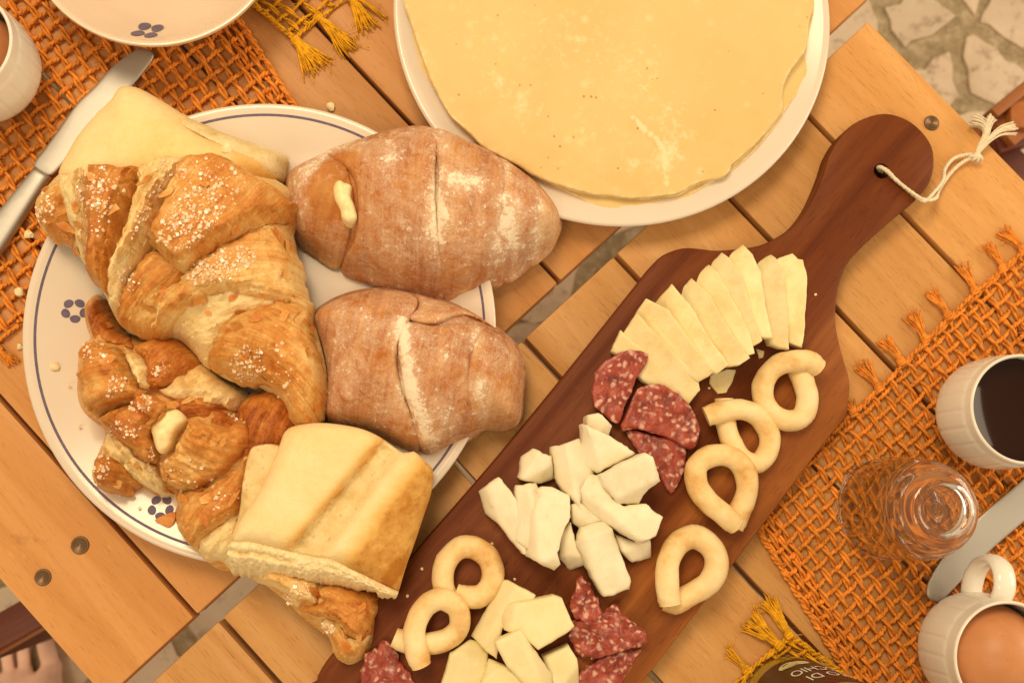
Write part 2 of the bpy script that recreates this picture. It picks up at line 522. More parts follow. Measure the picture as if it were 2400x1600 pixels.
def bun_mat():
    m, nt, b, f, c = mat_tone('floured_crust', [(0.0, (0.72, 0.46, 0.19)), (0.35, (0.56, 0.26, 0.085)), (0.65, (0.44, 0.155, 0.042)), (1.0, (0.27, 0.075, 0.02))], 0.85, 0.05, 240, 0.20, 0.8)
    v = coords(nt)
    fine = noise(nt, v, 1100, 4, 0.8)
    mid = noise(nt, v, 85, 6, 0.75, 0.8)
    fl = node(nt, 'ShaderNodeAttribute', attribute_name='flour')
    fw = node(nt, 'ShaderNodeAttribute', attribute_name='flow')
    fv = node(nt, 'ShaderNodeVectorMath', {0: fw.outputs['Vector'], 1: (40.0, 480.0, 1.0)}, operation='MULTIPLY').outputs[0]
    stn = noise(nt, fv, 1.0, 4, 0.65, 0.6)
    s = node(nt, 'ShaderNodeMath', {0: mid, 1: 1.45, 2: fl.outputs['Fac']}, operation='MULTIPLY_ADD').outputs[0]
    s = node(nt, 'ShaderNodeMath', {0: fine, 1: 0.55, 2: s}, operation='MULTIPLY_ADD').outputs[0]
    s = node(nt, 'ShaderNodeMath', {0: stn, 1: 0.62, 2: s}, operation='MULTIPLY_ADD').outputs[0]
    k = ramp(nt, s, [(0.70, (0.05,) * 3), (0.92, (0.38,) * 3), (1.0, (0.9,) * 3)])
    sp = ramp(nt, noise(nt, v, 700, 5, 0.85), [(0.42, (0, 0, 0)), (0.62, (1, 1, 1))])
    soft = node(nt, 'ShaderNodeMapRange', {0: s, 1: 1.08, 2: 1.92, 3: 0.0, 4: 0.9}).outputs[0]
    soft = mixc(nt, 1.0, soft, mixc(nt, 0.55, (1, 1, 1), sp), 'MULTIPLY')
    pn = noise(nt, v, 240, 6, 0.8)
    hs = node(nt, 'ShaderNodeMath', {0: pn, 1: 1.5, 2: node(nt, 'ShaderNodeMath', {0: fl.outputs['Fac'], 1: 0.62}, operation='MULTIPLY').outputs[0]}, operation='MULTIPLY_ADD').outputs[0]
    hard = ramp(nt, node(nt, 'ShaderNodeMath', {0: mid, 1: 0.5, 2: hs}, operation='MULTIPLY_ADD').outputs[0], [(0.96, (0, 0, 0)), (1.0, (0.9,) * 3)])
    hard = node(nt, 'ShaderNodeMapRange', {0: node(nt, 'ShaderNodeMath', {0: mid, 1: 0.5, 2: hs}, operation='MULTIPLY_ADD').outputs[0], 1: 1.12, 2: 1.26, 3: 0.0, 4: 0.92}).outputs[0]
    k0 = mixc(nt, 1.0, soft, hard, 'LIGHTEN')
    wn = node(nt, 'ShaderNodeTexNoise', {'Vector': v, 'Scale': 150.0, 'Detail': 4.0}).outputs['Color']
    wv = node(nt, 'ShaderNodeVectorMath', {0: v, 1: node(nt, 'ShaderNodeVectorMath', {0: wn, 1: (0.016, 0.016, 0.016)}, operation='MULTIPLY').outputs[0]}, operation='ADD').outputs[0]
    vo = node(nt, 'ShaderNodeTexVoronoi', {'Vector': wv, 'Scale': 150.0}, feature='DISTANCE_TO_EDGE')
    cr = ramp(nt, vo.outputs['Distance'], [(0.0, (0.30,) * 3), (0.05, (0, 0, 0))])
    reg = ramp(nt, noise(nt, v, 38, 3), [(0.48, (0, 0, 0)), (0.66, (1, 1, 1))])
    k2 = mixc(nt, 1.0, k0, mixc(nt, 1.0, cr, reg, 'MULTIPLY'), 'ADD')
    col = mixc(nt, k2, c, (0.88, 0.78, 0.62))
    nt.links.new(col, b.inputs['Base Color'])
    return m
M_BUN = bun_mat()

def crepe_mat():
    m, nt, b = new_mat('crepe_batter', 0.5, 0.3)
    v = coords(nt)
    big = noise(nt, v, 9, 4, 0.6)
    mid = noise(nt, v, 120, 6, 0.7, 0.4)
    c = ramp(nt, big, [(0.3, (0.66, 0.465, 0.180)), (0.7, (0.72, 0.54, 0.235))])
    k = ramp(nt, mid, [(0.53, (0, 0, 0)), (0.70, (0.38,) * 3)])
    reg = ramp(nt, noise(nt, v, 14, 3), [(0.42, (0, 0, 0)), (0.6, (1, 1, 1))])
    k = mixc(nt, 1.0, k, reg, 'MULTIPLY')
    at = node(nt, 'ShaderNodeAttribute', attribute_name='tone')
    c = mixc(nt, k, c, (0.82, 0.63, 0.32))
    pk = ramp(nt, node(nt, 'ShaderNodeMath', {0: noise(nt, v, 160, 5, .75), 1: at.outputs['Fac']}, operation='ADD').outputs[0], [(0.62, (0, 0, 0)), (0.85, (0.8,) * 3)])
    c = mixc(nt, pk, c, (0.88, 0.72, 0.44))
    vo = node(nt, 'ShaderNodeTexVoronoi', {'Vector': v, 'Scale': 95.0}, feature='F1')
    ring = ramp(nt, vo.outputs['Distance'], [(0.0, (1, 1, 1)), (0.16, (0.8,) * 3), (0.34, (0, 0, 0))])
    sel = ramp(nt, node(nt, 'ShaderNodeSeparateColor', {0: vo.outputs['Color']}).outputs[0], [(0.62, (0, 0, 0)), (0.90, (0.5,) * 3)])
    c = mixc(nt, mixc(nt, 1.0, ring, sel, 'MULTIPLY'), c, (0.85, 0.68, 0.38))
    vh = node(nt, 'ShaderNodeTexVoronoi', {'Vector': v, 'Scale': 150.0}, feature='F1')
    hole = ramp(nt, vh.outputs['Distance'], [(0.0, (1, 1, 1)), (0.10, (1, 1, 1)), (0.16, (0, 0, 0))])
    selh = ramp(nt, node(nt, 'ShaderNodeSeparateColor', {0: vh.outputs['Color']}).outputs[1], [(0.80, (0, 0, 0)), (0.95, (0.8,) * 3)])
    c = mixc(nt, mixc(nt, 1.0, hole, selh, 'MULTIPLY'), c, (0.42, 0.20, 0.045))
    nt.links.new(c, b.inputs['Base Color'])
    bump(nt, b, mid, 0.15, 0.001)
    return m
M_CREPE = crepe_mat()

def cheese_mat():
    m, nt, b = new_mat('hard_cheese', 0.42, 0.35)
    v = coords(nt, rand=True)
    big = noise(nt, v, 60, 5, 0.65)
    fine = noise(nt, v, 420, 4, 0.7)
    c = ramp(nt, big, [(0.3, (0.74, 0.58, 0.27)), (0.5, (0.84, 0.70, 0.38)), (0.7, (0.88, 0.78, 0.48))])
    c = mixc(nt, ramp(nt, fine, [(0.62, (0, 0, 0)), (0.74, (0.6,) * 3)]), c, (0.92, 0.84, 0.62))
    oi = nt.nodes.new('ShaderNodeObjectInfo')
    hv = node(nt, 'ShaderNodeHueSaturation', {'Color': c, 'Value': node(nt, 'ShaderNodeMapRange', {0: oi.outputs['Random'], 3: 0.86, 4: 1.04}).outputs[0]})
    nt.links.new(hv.outputs[0], b.inputs['Base Color'])
    b.inputs['Subsurface Weight'].default_value = 0.2; b.inputs['Subsurface Scale'].default_value = 0.003
    bump(nt, b, node(nt, 'ShaderNodeMath', {0: fine, 1: .5, 2: big}, operation='MULTIPLY_ADD').outputs[0], 0.35, 0.0012)
    return m
M_PEC = cheese_mat()
def block_cheese(name, a, b_, pit):
    m, nt, b = new_mat(name, 0.45, 0.3)
    v = coords(nt, rand=True)
    n1 = noise(nt, v, 70, 5, .6); n2 = noise(nt, node(nt, 'ShaderNodeMapping', {'Vector': v, 'Scale': (1, .25, 1), 'Rotation': (0, 0, .7)}).outputs[0], 420, 4, .7)
    c = ramp(nt, n1, [(0.35, a), (0.65, b_)])
    k = ramp(nt, noise(nt, v, 260, 3, .6), [(0.27, (0.55,) * 3), (0.34, (0, 0, 0))])
    c = mixc(nt, k, c, pit)
    nt.links.new(c, b.inputs['Base Color'])
    b.inputs['Subsurface Weight'].default_value = 0.2; b.inputs['Subsurface Scale'].default_value = 0.003
    h = node(nt, 'ShaderNodeMath', {0: n2, 1: k}, operation='SUBTRACT').outputs[0]
    bump(nt, b, h, 0.28, 0.001)
    return m
M_SOFT = block_cheese('soft_cheese', (0.79, 0.70, 0.50), (0.86, 0.79, 0.60), (0.72, 0.58, 0.36))
M_CAC = block_cheese('yellow_cheese', (0.77, 0.66, 0.36), (0.83, 0.73, 0.44), (0.72, 0.57, 0.27))

def tarallo_mat():
    m, nt, b = new_mat('tarallo_dough', 0.55, 0.3)
    v = coords(nt, rand=True)
    a = noise(nt, v, 42, 4, 0.6)
    f = noise(nt, v, 320, 4, 0.7)
    c = ramp(nt, a, [(0.34, (0.66, 0.36, 0.11)), (0.48, (0.81, 0.58, 0.27)), (0.66, (0.87, 0.70, 0.41))])
    c = mixc(nt, ramp(nt, f, [(0.6, (0, 0, 0)), (0.75, (0.4,) * 3)]), c, (0.68, 0.42, 0.17))
    nt.links.new(c, b.inputs['Base Color'])
    bump(nt, b, node(nt, 'ShaderNodeMath', {0: f, 1: .35, 2: a}, operation='MULTIPLY_ADD').outputs[0], 0.4, 0.0018)
    return m
M_TARALLO = tarallo_mat()

def salami_mat():
    m, nt, b = new_mat('salami_meat', 0.34, 0.5)
    v = coords(nt)
    w = node(nt, 'ShaderNodeTexNoise', {'Vector': v, 'Scale': 160.0, 'Detail': 3.0}).outputs['Color']
    w = node(nt, 'ShaderNodeVectorMath', {0: w, 1: (0.006, 0.006, 0.006)}, operation='MULTIPLY').outputs[0]
    vv = node(nt, 'ShaderNodeVectorMath', {0: v, 1: w}, operation='ADD').outputs[0]
    vo = node(nt, 'ShaderNodeTexVoronoi', {'Vector': vv, 'Scale': 300.0}, feature='SMOOTH_F1')
    blob = ramp(nt, vo.outputs['Distance'], [(0.22, (0.9,) * 3), (0.46, (0, 0, 0))])
    sel = ramp(nt, node(nt, 'ShaderNodeSeparateColor', {0: vo.outputs['Color']}).outputs[0], [(0.36, (0, 0, 0)), (0.60, (0.85,) * 3)])
    k = mixc(nt, 1.0, blob, sel, 'MULTIPLY')
    mt = ramp(nt, noise(nt, v, 130, 5, 0.65), [(0.3, (0.13, 0.014, 0.010)), (0.5, (0.29, 0.042, 0.024)), (0.7, (0.44, 0.095, 0.060))])
    c = mixc(nt, k, mt, (0.74, 0.45, 0.35))
    c = mixc(nt, ramp(nt, noise(nt, v, 620, 3, .7), [(0.55, (0, 0, 0)), (0.75, (0.45,) * 3)]), c, (0.66, 0.30, 0.25))
    nt.links.new(c, b.inputs['Base Color'])
    bump(nt, b, noise(nt, v, 400, 4), 0.35, 0.001)
    return m
M_SALAMI = salami_mat()

def egg_mat():
    m, nt, b = new_mat('egg_shell', 0.42, 0.4)
    v = coords(nt)
    c = ramp(nt, noise(nt, v, 60, 4), [(0.3, (0.49, 0.20, 0.078)), (0.7, (0.57, 0.25, 0.105))])
    vo = node(nt, 'ShaderNodeTexVoronoi', {'Vector': v, 'Scale': 420.0}, feature='F1')
    k = ramp(nt, vo.outputs['Distance'], [(0.10, (0.7,) * 3), (0.2, (0, 0, 0))])
    s = ramp(nt, node(nt, 'ShaderNodeSeparateColor', {0: vo.outputs['Color']}).outputs[0], [(0.72, (0, 0, 0)), (0.8, (1, 1, 1))])
    c = mixc(nt, mixc(nt, 1.0, k, s, 'MULTIPLY'), c, (0.33, 0.11, 0.04))
    nt.links.new(c, b.inputs['Base Color'])
    bump(nt, b, noise(nt, v, 900, 2), 0.12, 0.0006)
    return m
M_EGG = egg_mat()

def stone_mat():
    m, nt, b = new_mat('floor_marble', 0.45, 0.4)
    v = coords(nt, rand=True)
    c = ramp(nt, noise(nt, v, 8, 6, 0.65, 0.8), [(0.3, (0.50, 0.38, 0.27)), (0.5, (0.66, 0.53, 0.40)), (0.75, (0.76, 0.64, 0.50))])
    sp = ramp(nt, noise(nt, v, 45, 4, 0.7), [(0.54, (0, 0, 0)), (0.68, (0.7,) * 3)])
    c = mixc(nt, sp, c, (0.27, 0.17, 0.11))
    oi = nt.nodes.new('ShaderNodeObjectInfo')
    hv = node(nt, 'ShaderNodeHueSaturation', {'Color': c, 'Value': node(nt, 'ShaderNodeMapRange', {0: oi.outputs['Random'], 3: 0.85, 4: 1.1}).outputs[0]})
    nt.links.new(hv.outputs[0], b.inputs['Base Color'])
    return m
M_STONE = stone_mat()

def grout_mat():
    m, nt, b = new_mat('floor_grout', 0.7, 0.3)
    v = coords(nt)
    c = ramp(nt, noise(nt, v, 60, 6, 0.75), [(0.35, (0.24, 0.18, 0.10)), (0.5, (0.36, 0.28, 0.17)), (0.66, (0.56, 0.45, 0.32))])
    nt.links.new(c, b.inputs['Base Color'])
    return m
M_GROUT = grout_mat()

def glass_mat(name, col=(1, 1, 1), ior=1.48, rough=0.0):
    m, nt, b = new_mat(name, rough, 0.5)
    b.inputs['Base Color'].default_value = (*col, 1)
    b.inputs['Transmission Weight'].default_value = 1.0
    b.inputs['IOR'].default_value = ior
    return m
M_GLASS = glass_mat('clear_glass')
M_JARGLASS = simple('jar_contents', (0.30, 0.22, 0.03), 0.12, 0.6)
M_LABEL = simple('dark_label', (0.035, 0.010, 0.008), 0.35, 0.4)
M_WHITE = simple('white_print', (0.85, 0.82, 0.76), 0.5, 0.3)
M_PISTACHIO = simple('pistachio_print', (0.62, 0.60, 0.28), 0.5, 0.3, var=0.2, scale=300)
M_GOLD = simple('gold_lid', (0.75, 0.5, 0.15), 0.3, 0.5, 1.0)
M_SUGAR = simple('sugar', (0.86, 0.67, 0.47), 0.2, 0.6, var=.12, scale=700)

# ------------------------------------------------------------------ floor
FLOOR_Z = -0.62
bm = bmesh.new(); box_bm(bm, 6, 6, 0.02, (0, 0, -0.010))
floor = bm_obj('floor', bm, M_GROUT); floor.location = (0, 0, FLOOR_Z); tag(floor, kind='structure')

def clip_half(poly, a, n):
    out = []
    for i in range(len(poly)):
        p, q = poly[i], poly[(i + 1) % len(poly)]
        dp, dq = np.dot(p - a, n), np.dot(q - a, n)
        if dp <= 0: out.append(p)
        if (dp < 0) != (dq < 0) and abs(dp - dq) > 1e-12: out.append(p + (q - p) * dp / (dp - dq))
    return out
seeds = []
hand = [W3(p, FLOOR_Z) for p in [(2130, 50), (2310, 180), (2190, 185), (2400, 30), (2010, 90), (2240, -80), (2440, 330), (2060, -110), (2300, 330)]]
seeds += [np.array([h.x, h.y]) for h in hand]
for i in range(-7, 9):
    for j in range(-7, 8):
        p = np.array([i * 0.135 + RNG.uniform(-.055, .055), j * 0.135 + RNG.uniform(-.055, .055)])
        if min(np.linalg.norm(p - s) for s in seeds[:len(hand)]) > 0.10: seeds.append(p)
seeds = np.array(seeds)
for s in seeds:
    if abs(s[0]) > 0.95 or abs(s[1]) > 0.9: continue
    poly = [s + np.array(c) for c in ((-.2, -.2), (.2, -.2), (.2, .2), (-.2, .2))]
    near = seeds[np.argsort(((seeds - s) ** 2).sum(1))[1:14]]
    for q in near:
        n = q - s; L = np.linalg.norm(n); n = n / L
        poly = clip_half(poly, s + n * (L / 2 - RNG.uniform(0.002, 0.022)), n)
        if len(poly) < 3: break
    if len(poly) < 3: continue
    P = np.array(poly)
    P = resample(P, 0.02, False); P = P + RNG.uniform(-.0065, .0065, P.shape)
    V = [(a - s[0], b - s[1], 0.004) for a, b in P] + [(a - s[0], b - s[1], -0.004) for a, b in P]
    n = len(P)
    Fc = [list(range(n))] + [[i, i + n, (i + 1) % n + n, (i + 1) % n] for i in range(n)]
    o = link('stone', mesh('stone', V, Fc, False), M_STONE)
    o.parent = floor; o.location = (s[0], s[1], 0.0)

# ------------------------------------------------------------------ tables
def unit(v): return v / np.linalg.norm(v)
gdir = unit(np.mean([unit(np.diff(W(g), axis=0)[0]) for g in [((1714, 465), (2096, 871)), ((1217, 788), (1786, 1390)), ((800, 124), (1310, 661)), ((0, 930), (465, 1446))]], 0))
edir = np.array([-gdir[1], gdir[0]])           # along the seam, towards the upper right
GA = math.atan2(gdir[1], gdir[0])
def ec(p): return float((W(p) @ edir).mean())
def gc(p): return float((W(p) @ gdir).mean())
TH = 0.022

def plank(parent, mat, e0, e1, g0, g1, gap=0.0018):
    bm = bmesh.new()
    box_bm(bm, g1 - g0, abs(e1 - e0) - 2 * gap, TH, (0, 0, -TH / 2), 0.0016)
    o = bm_obj('plank', bm, mat, None, True)
    c = gdir * (g0 + g1) / 2 + edir * (e0 + e1) / 2
    o.location = (c[0], c[1], 0); o.rotation_euler = (0, 0, GA)
    o.parent = parent
    return o

def rail(parent, name, mat, e0, e1, g, w, z0, z1):
    bm = bmesh.new(); box_bm(bm, w, e1 - e0, z1 - z0, (0, 0, (z0 + z1) / 2))
    o = bm_obj(name, bm, mat)
    c = gdir * g + edir * (e0 + e1) / 2
    o.location = (c[0], c[1], 0); o.rotation_euler = (0, 0, GA); o.parent = parent

def screw(parent, p, r=0.0052):
    q = W3(p, 0.0)
    V, Fc = lathe([(0, 0.0003), (r * 0.25, 0.0003), (r * 0.3, 0.0006), (r * 0.75, 0.0003), (r * 0.85, 0.0010), (r, 0.0011), (r * 1.06, 0.0004), (r * 1.08, -0.002)], 32)
    o = link('screw', mesh('screw', V, Fc), M_SCREW)
    o.parent = parent
    o.matrix_parent_inverse = parent.matrix_basis.inverted(); o.location = (q.x, q.y, 0.0)

tabL = tag(empty('wooden_table'), 'orange-brown slatted wood table under the plate of croissants and buns', 'table')
eL = [ec([(0, 1370), (207, 1600)]), ec([(262, 1222), (465, 1446), (0, 930)])]
eTop = ec([(800, 124), (948, 275), (1254, 602), (1310, 661)])
stp = (eTop - eL[1]) / 4
eL += [eL[1] + stp * k for k in range(1, 5)]
eL += [eTop + stp * k for k in range(1, 5)]
gL = gc([(465, 1446), (1196, 768), (1451, 530), (1948, 65)])
pl_L = [plank(tabL, M_PLANK_L, eL[i] + (.0013 if i in (2, 4) else 0), eL[i + 1] + (.0013 if i in (1, 3) else 0), gL - 0.78, gL, .0018 if i in (0, 5, 6, 7, 8) else .0010) for i in range(len(eL) - 1)]
tabR = tag(empty('wooden_table'), 'paler slatted wood table under the cutting board', 'table')
eR = [ec([(520, 1456), (654, 1600)]), 0, ec([(1069, 1081), (1110, 1129), (1523, 1577)]), ec([(1217, 788), (1313, 885), (1786, 1390)]),
      ec([(1437, 595), (1500, 657)]), ec([(1714, 465), (1790, 540), (1962, 726), (2096, 871)]), ec([(1908, 272), (2134, 530)]), ec([(2039, 55), (2400, 405)])]
eR[1] = (eR[0] + eR[2]) / 2
eR = [eR[0] - (eR[1] - eR[0]) * k for k in (2, 1)] + eR
gR = gc([(1224, 787), (1503, 530), (599, 1384), (375, 1600), (1944, 131)])
pl_R = [plank(tabR, M_PLANK_R, eR[i], eR[i + 1], gR, gR + 0.78) for i in range(len(eR) - 1)]
for t, m, g0, e0, e1, sgn in ((tabL, M_PLANK_L, gL, eL[0], eL[-1], -1), (tabR, M_PLANK_R, gR, eR[0], eR[-1], 1)):
    for k in (0.13, 0.40, 0.68):
        rail(t, 'crossbar', m, e0 + 0.02, e1 - 0.02, g0 + sgn * k, 0.05, -TH - 0.03, -TH - 0.0005)
    for gg in (0.13, 0.68):
        for ee in (e0 + 0.06, e1 - 0.06):
            rail(t, 'leg', m, ee - 0.02, ee + 0.02, g0 + sgn * gg, 0.04, FLOOR_Z + 0.005, -TH - 0.0305)
screw(pl_L[0], (188, 1277)); screw(pl_L[0], (101, 1352), 0.0048)
screw(pl_R[-1], (2183, 289), 0.0050)

# ------------------------------------------------------------------ woven mats
def cord(path, r, pitch, ph=0.0, plies=2, open_=0.55, sides=5):
    p = np.asarray(path)
    s = np.concatenate([[0], np.cumsum(np.linalg.norm(np.diff(p, axis=0), axis=1))])
    t = np.gradient(p, axis=0); t /= np.maximum(np.linalg.norm(t, axis=1, keepdims=True), 1e-9)
    a = np.cross(t, [0, 0, 1.0]); a /= np.maximum(np.linalg.norm(a, axis=1, keepdims=True), 1e-9)
    b = np.cross(a, t)
    out = []
    for k in range(plies):
        f = 2 * math.pi * s / pitch + ph + 2 * math.pi * k / plies
        out.append(p + r * open_ * (np.cos(f)[:, None] * a + np.sin(f)[:, None] * b))
    return out, [r * 0.62] * plies

def tassel(parent, mat, a, b, spread, n, z=0.004, knot=True, r=0.00055, seed=0, two=None):
    """bundle of threads from pixel a to pixel b, fanning out"""
    rs = np.random.RandomState(seed)
    A = W(np.array([a]), z)[0]; B = W(np.array([b]), z)[0]
    d = B - A; L = np.linalg.norm(d); d /= L; s = np.array([-d[1], d[0]])
    paths, rads = [], []
    for i in range(n):
        u = rs.uniform(-1, 1); k = rs.uniform(0.86, 1.08); bend = rs.uniform(-.12, .12)
        h = rs.uniform(0.2, 1.0)
        pts = []
        for t in np.linspace(0, 1, 7):
            w = (0.14 + 0.86 * t ** 1.3) * spread * u + bend * L * t * t
            q = A + d * L * k * t + s * (w + 0.0006 * rs.uniform(-1, 1))
            zz = z + 0.003 * h * math.sin(math.pi * min(1, t * 1.1)) + 0.0014 * (1 - abs(u)) - 0.0032 * t + rs.uniform(-.0003, .0003)
            pts.append((q[0], q[1], max(0.0007, zz)))
        paths.append(pts); rads.append([r * x for x in (1.5, 1.4, 1.25, 1.1, 1, .9, .6)])
    for i in range(n // 3):                       # loose hairs at the end
        t0 = rs.uniform(0.6, 1.0); u = rs.uniform(-1, 1)
        q0 = A + d * L * t0 + s * spread * u * t0
        an = rs.uniform(-1.4, 1.4)
        dd = d * math.cos(an) + s * math.sin(an)
        l = rs.uniform(.15, .35) * L
        paths.append([(*(q0 + dd * l * t + s * .1 * l * t * t), max(.0008, z * .6 + .001 * math.sin(t * 3))) for t in np.linspace(0, 1, 4)])
        rads.append(r * 0.4)
    if knot:
        for k in range(3):
            c = A + d * 0.0012 * (k - 0.5)
            ang = np.linspace(0, 2 * math.pi, 12)
            paths.append([(c[0] + s[0] * 0.0024 * math.cos(x) + d[0] * 0.0008 * k * math.sin(x), c[1] + s[1] * 0.0024 * math.cos(x) + d[1] * 0.0008 * k * math.sin(x), z + 0.0018 * math.sin(x)) for x in ang])
            rads.append(r * 2.0)
    V, Fc = tubes(paths, rads, 5)
    return link('tassel', mesh('tassel', V, Fc), mat, parent)

def weave(parent, mat, corner, du, dv, nu, nv, su, sv, selv=3, r=0.00125, seed=0, z0=0.0030, keep=None):
    """plain weave of twisted cords: corner (world xy), unit vectors du (along the selvage) and dv (along the fringe)"""
    rs = np.random.RandomState(seed)
    paths, rads = [], []
    amp = 0.0015
    vpos = [0.0]
    for j in range(nv):
        vpos.append(vpos[-1] + (sv * 0.52 if j < selv else sv * rs.uniform(.92, 1.08)))
    upos = [0.0]
    for i in range(nu): upos.append(upos[-1] + (su * 0.6 if i < 1 else su * rs.uniform(.92, 1.08)))
    upos, vpos = np.array(upos), np.array(vpos)
    def wob(i, s, k): return 0.0011 * fbm(np.array(s) * 60 + i * 3.3, np.full(len(s), i * 7.7), seed + k, 2)
    def add(path, pitch, op, flat):
        P = np.array(path)
        if keep is not None:
            ok = keep(P[:, :2])
        else: ok = np.ones(len(P), bool)
        i = 0
        while i < len(P):
            if not ok[i]: i += 1; continue
            j = i
            while j < len(P) and ok[j]: j += 1
            if j - i > 3:
                a, b = cord(P[i:j], r, pitch, rs.uniform(0, 6), 2, op)
                paths.extend(a); rads.extend([x * flat for x in b])
            i = j
    sub = 5
    for j in range(nv + 1):                        # along du
        s = np.interp(np.arange(nu * sub + 1) / sub, np.arange(nu + 1), upos)
        ph = np.arange(nu * sub + 1) / sub
        lat = vpos[j] + wob(j, s, 1)
        z = z0 + amp * np.cos(math.pi * (ph + j))
        add([(*(corner + du * a + dv * b), c) for a, b, c in zip(s, lat, z)], 0.030, 0.62, 1.0)
    for i in range(nu + 1):                        # along dv
        s = np.interp(np.arange(nv * sub + 1) / sub, np.arange(nv + 1), vpos)
        ph = np.arange(nv * sub + 1) / sub
        lat = upos[i] + wob(i, s, 2)
        z = z0 - amp * np.cos(math.pi * (ph + i))
        add([(*(corner + du * b + dv * a), c) for a, b, c in zip(s, lat, z)], 0.0062, 0.5, 0.92)
    pool = [p for p in paths if len(p) > 12]
    for k in range(min(420, nu * nv // 2)):                           # stray fibres
        p = pool[rs.randint(len(pool))]; c = np.array(p[rs.randint(len(p))]); an = rs.uniform(0, 6.3); l = rs.uniform(.003, .009); bd = rs.uniform(-.6, .6)
        c[2] = min(c[2], .0042); paths.append(np.array([c + np.array([math.cos(an + bd * t) * l * t, math.sin(an + bd * t) * l * t, .0010 * math.sin(t * 2.6)]) for t in np.linspace(0, 1, 5)])); rads.append(rs.uniform(.00012, .00026))
    V, Fc = tubes(paths, rads, 5, False)
    o = link('weave', mesh('weave', V, Fc), mat, parent)
    o['kind'] = 'stuff'
    return upos, vpos

def braid(parent, mat, p, q, z=0.003, r=0.0013, name='edge_braid'):
    """twisted edge rope between two pixels"""
    A, B = W([p], z)[0], W([q], z)[0]
    n = int(np.linalg.norm(B - A) / 0.0012)
    P = [(*(A + (B - A) * t + 0.0004 * math.sin(t * 60)), z) for t in np.linspace(0, 1, n)]
    a, b = cord(P, r, 0.008, 0, 2, .7)
    V, Fc = tubes(a, b, 6)
    link(name, mesh(name, V, Fc), mat, parent)

def in_frame(margin=90):
    c = ccw(W([(-margin, -margin), (2400 + margin, -margin), (2400 + margin, 1600 + margin), (-margin, 1600 + margin)], 0.0))
    return lambda P: inside(P, c)

def mat_axes(c, pu, pv):
    C = W([c], 0)[0]
    return C, unit(W([pu], 0)[0] - C), unit(W([pv], 0)[0] - C)

# right orange mat
mR = tag(empty('placemat', W3((1800, 1300))), 'orange open-weave jute placemat under the coffee cup and upturned glass', 'placemat')
C, du, dv = mat_axes((1751, 1198), (2000, 1600), (2399, 588))
weave(mR, M_JUTE, C, du, dv, 22, 34, 0.0084, 0.0084, 3, 0.0017, seed=3, keep=in_frame())
for k, (a, b) in enumerate([(Z6((2320, 170))[0], Z6((2190, 20))[0]), (Z6((2180, 300))[0], Z6((2080, 130))[0]), (Z6((1990, 450))[0], Z6((1900, 250))[0]),
                            (Z6((1810, 620))[0], Z6((1700, 440))[0]), (Z6((1650, 780))[0], Z6((1560, 590))[0]), (Z6((1490, 930))[0], Z6((1370, 770))[0]),
                            (Z6((1340, 1110))[0], Z6((1220, 930))[0]), (Z6((1165, 1280))[0], Z6((1130, 1190))[0])]):
    tassel(mR, M_JUTE, a, b, 0.0055, 16, 0.004, seed=k)
for a, b in zip([(2320, 170), (1990, 450), (1650, 780), (1340, 1110)], [(1990, 450), (1650, 780), (1340, 1110), (1165, 1280)]):
    braid(mR, M_JUTE, Z6(a)[0], Z6(b)[0], 0.0038)
braid(mR, M_JUTE, (1775, 1240), (2005, 1612), 0.0032, 0.0015)

# left orange mat
mL = tag(empty('placemat', W3((300, 250))), 'orange open-weave jute placemat beneath the bowl and butter knife', 'placemat')
C, du, dv = mat_axes((705, 272), (551, 38), (0, 800))
weave(mL, M_JUTE, C, du, dv, 30, 29, 0.0098, 0.0098, 3, 0.0018, seed=9, keep=in_frame())
braid(mL, M_JUTE, (560, 45), (708, 278), 0.0032, 0.0015)
tassel(mL, M_JUTE, Z4((-20, 830))[0], Z4((85, 940))[0], 0.005, 16, 0.004, seed=33)

# mustard mats
mT = tag(empty('placemat', W3((690, 30))), 'mustard yellow fringed jute placemat at the upper edge beside the crepes', 'placemat')
C, du, dv = mat_axes((692, 92), (585, 7), (830, -14))
weave(mT, M_MUSTARD, C, du, dv, 9, 9, 0.0100, 0.0115, 2, 0.0013, seed=21, keep=in_frame(40))
for k, (a, b, s, n) in enumerate([((2010, 270), (2170, 470), 0.011, 30), ((2160, 110), (2400, 330), 0.0075, 22)]):
    tassel(mT, M_MUSTARD, Z1(a)[0], Z1(b)[0], s, n, 0.004, seed=50 + k, r=0.0006)
tassel(mT, M_MUSTARD, Z2((60, -25))[0], Z2((190, 200))[0], 0.009, 24, 0.004, seed=53, r=0.0006)
tassel(mT, M_MUSTARD, Z2((90, -20))[0], Z2((300, 105))[0], 0.0025, 8, 0.004, seed=54, r=0.0005)
braid(mT, M_MUSTARD, (692, 92), (590, 8), 0.0032, 0.0016)
braid(mT, M_MUSTARD, (692, 92), (744, 38), 0.0038, 0.0011)
mB = tag(empty('placemat', W3((1850, 1560))), 'mustard yellow fringed jute placemat at the lower edge under the jar', 'placemat')
C, du, dv = mat_axes((1852, 1487), (1992, 1589), (1755, 1572))
weave(mB, M_MUSTARD, C, du, dv, 9, 8, 0.0085, 0.0088, 2, 0.0012, seed=23, keep=in_frame(40))
tassel(mB, M_MUSTARD, Zj((1120, 640))[0], Zj((800, 160))[0], 0.006, 22, 0.005, seed=60, r=0.0006)
tassel(mB, M_MUSTARD, Zj((990, 790))[0], Zj((560, 380))[0], 0.008, 24, 0.005, seed=61, r=0.0006)
tassel(mB, M_MUSTARD, Zj((540, 1130))[0], Zj((270, 800))[0], 0.003, 9, 0.003, seed=62, r=0.0005)
braid(mB, M_MUSTARD, (1852, 1487), (1755, 1572), 0.0036, 0.0012)
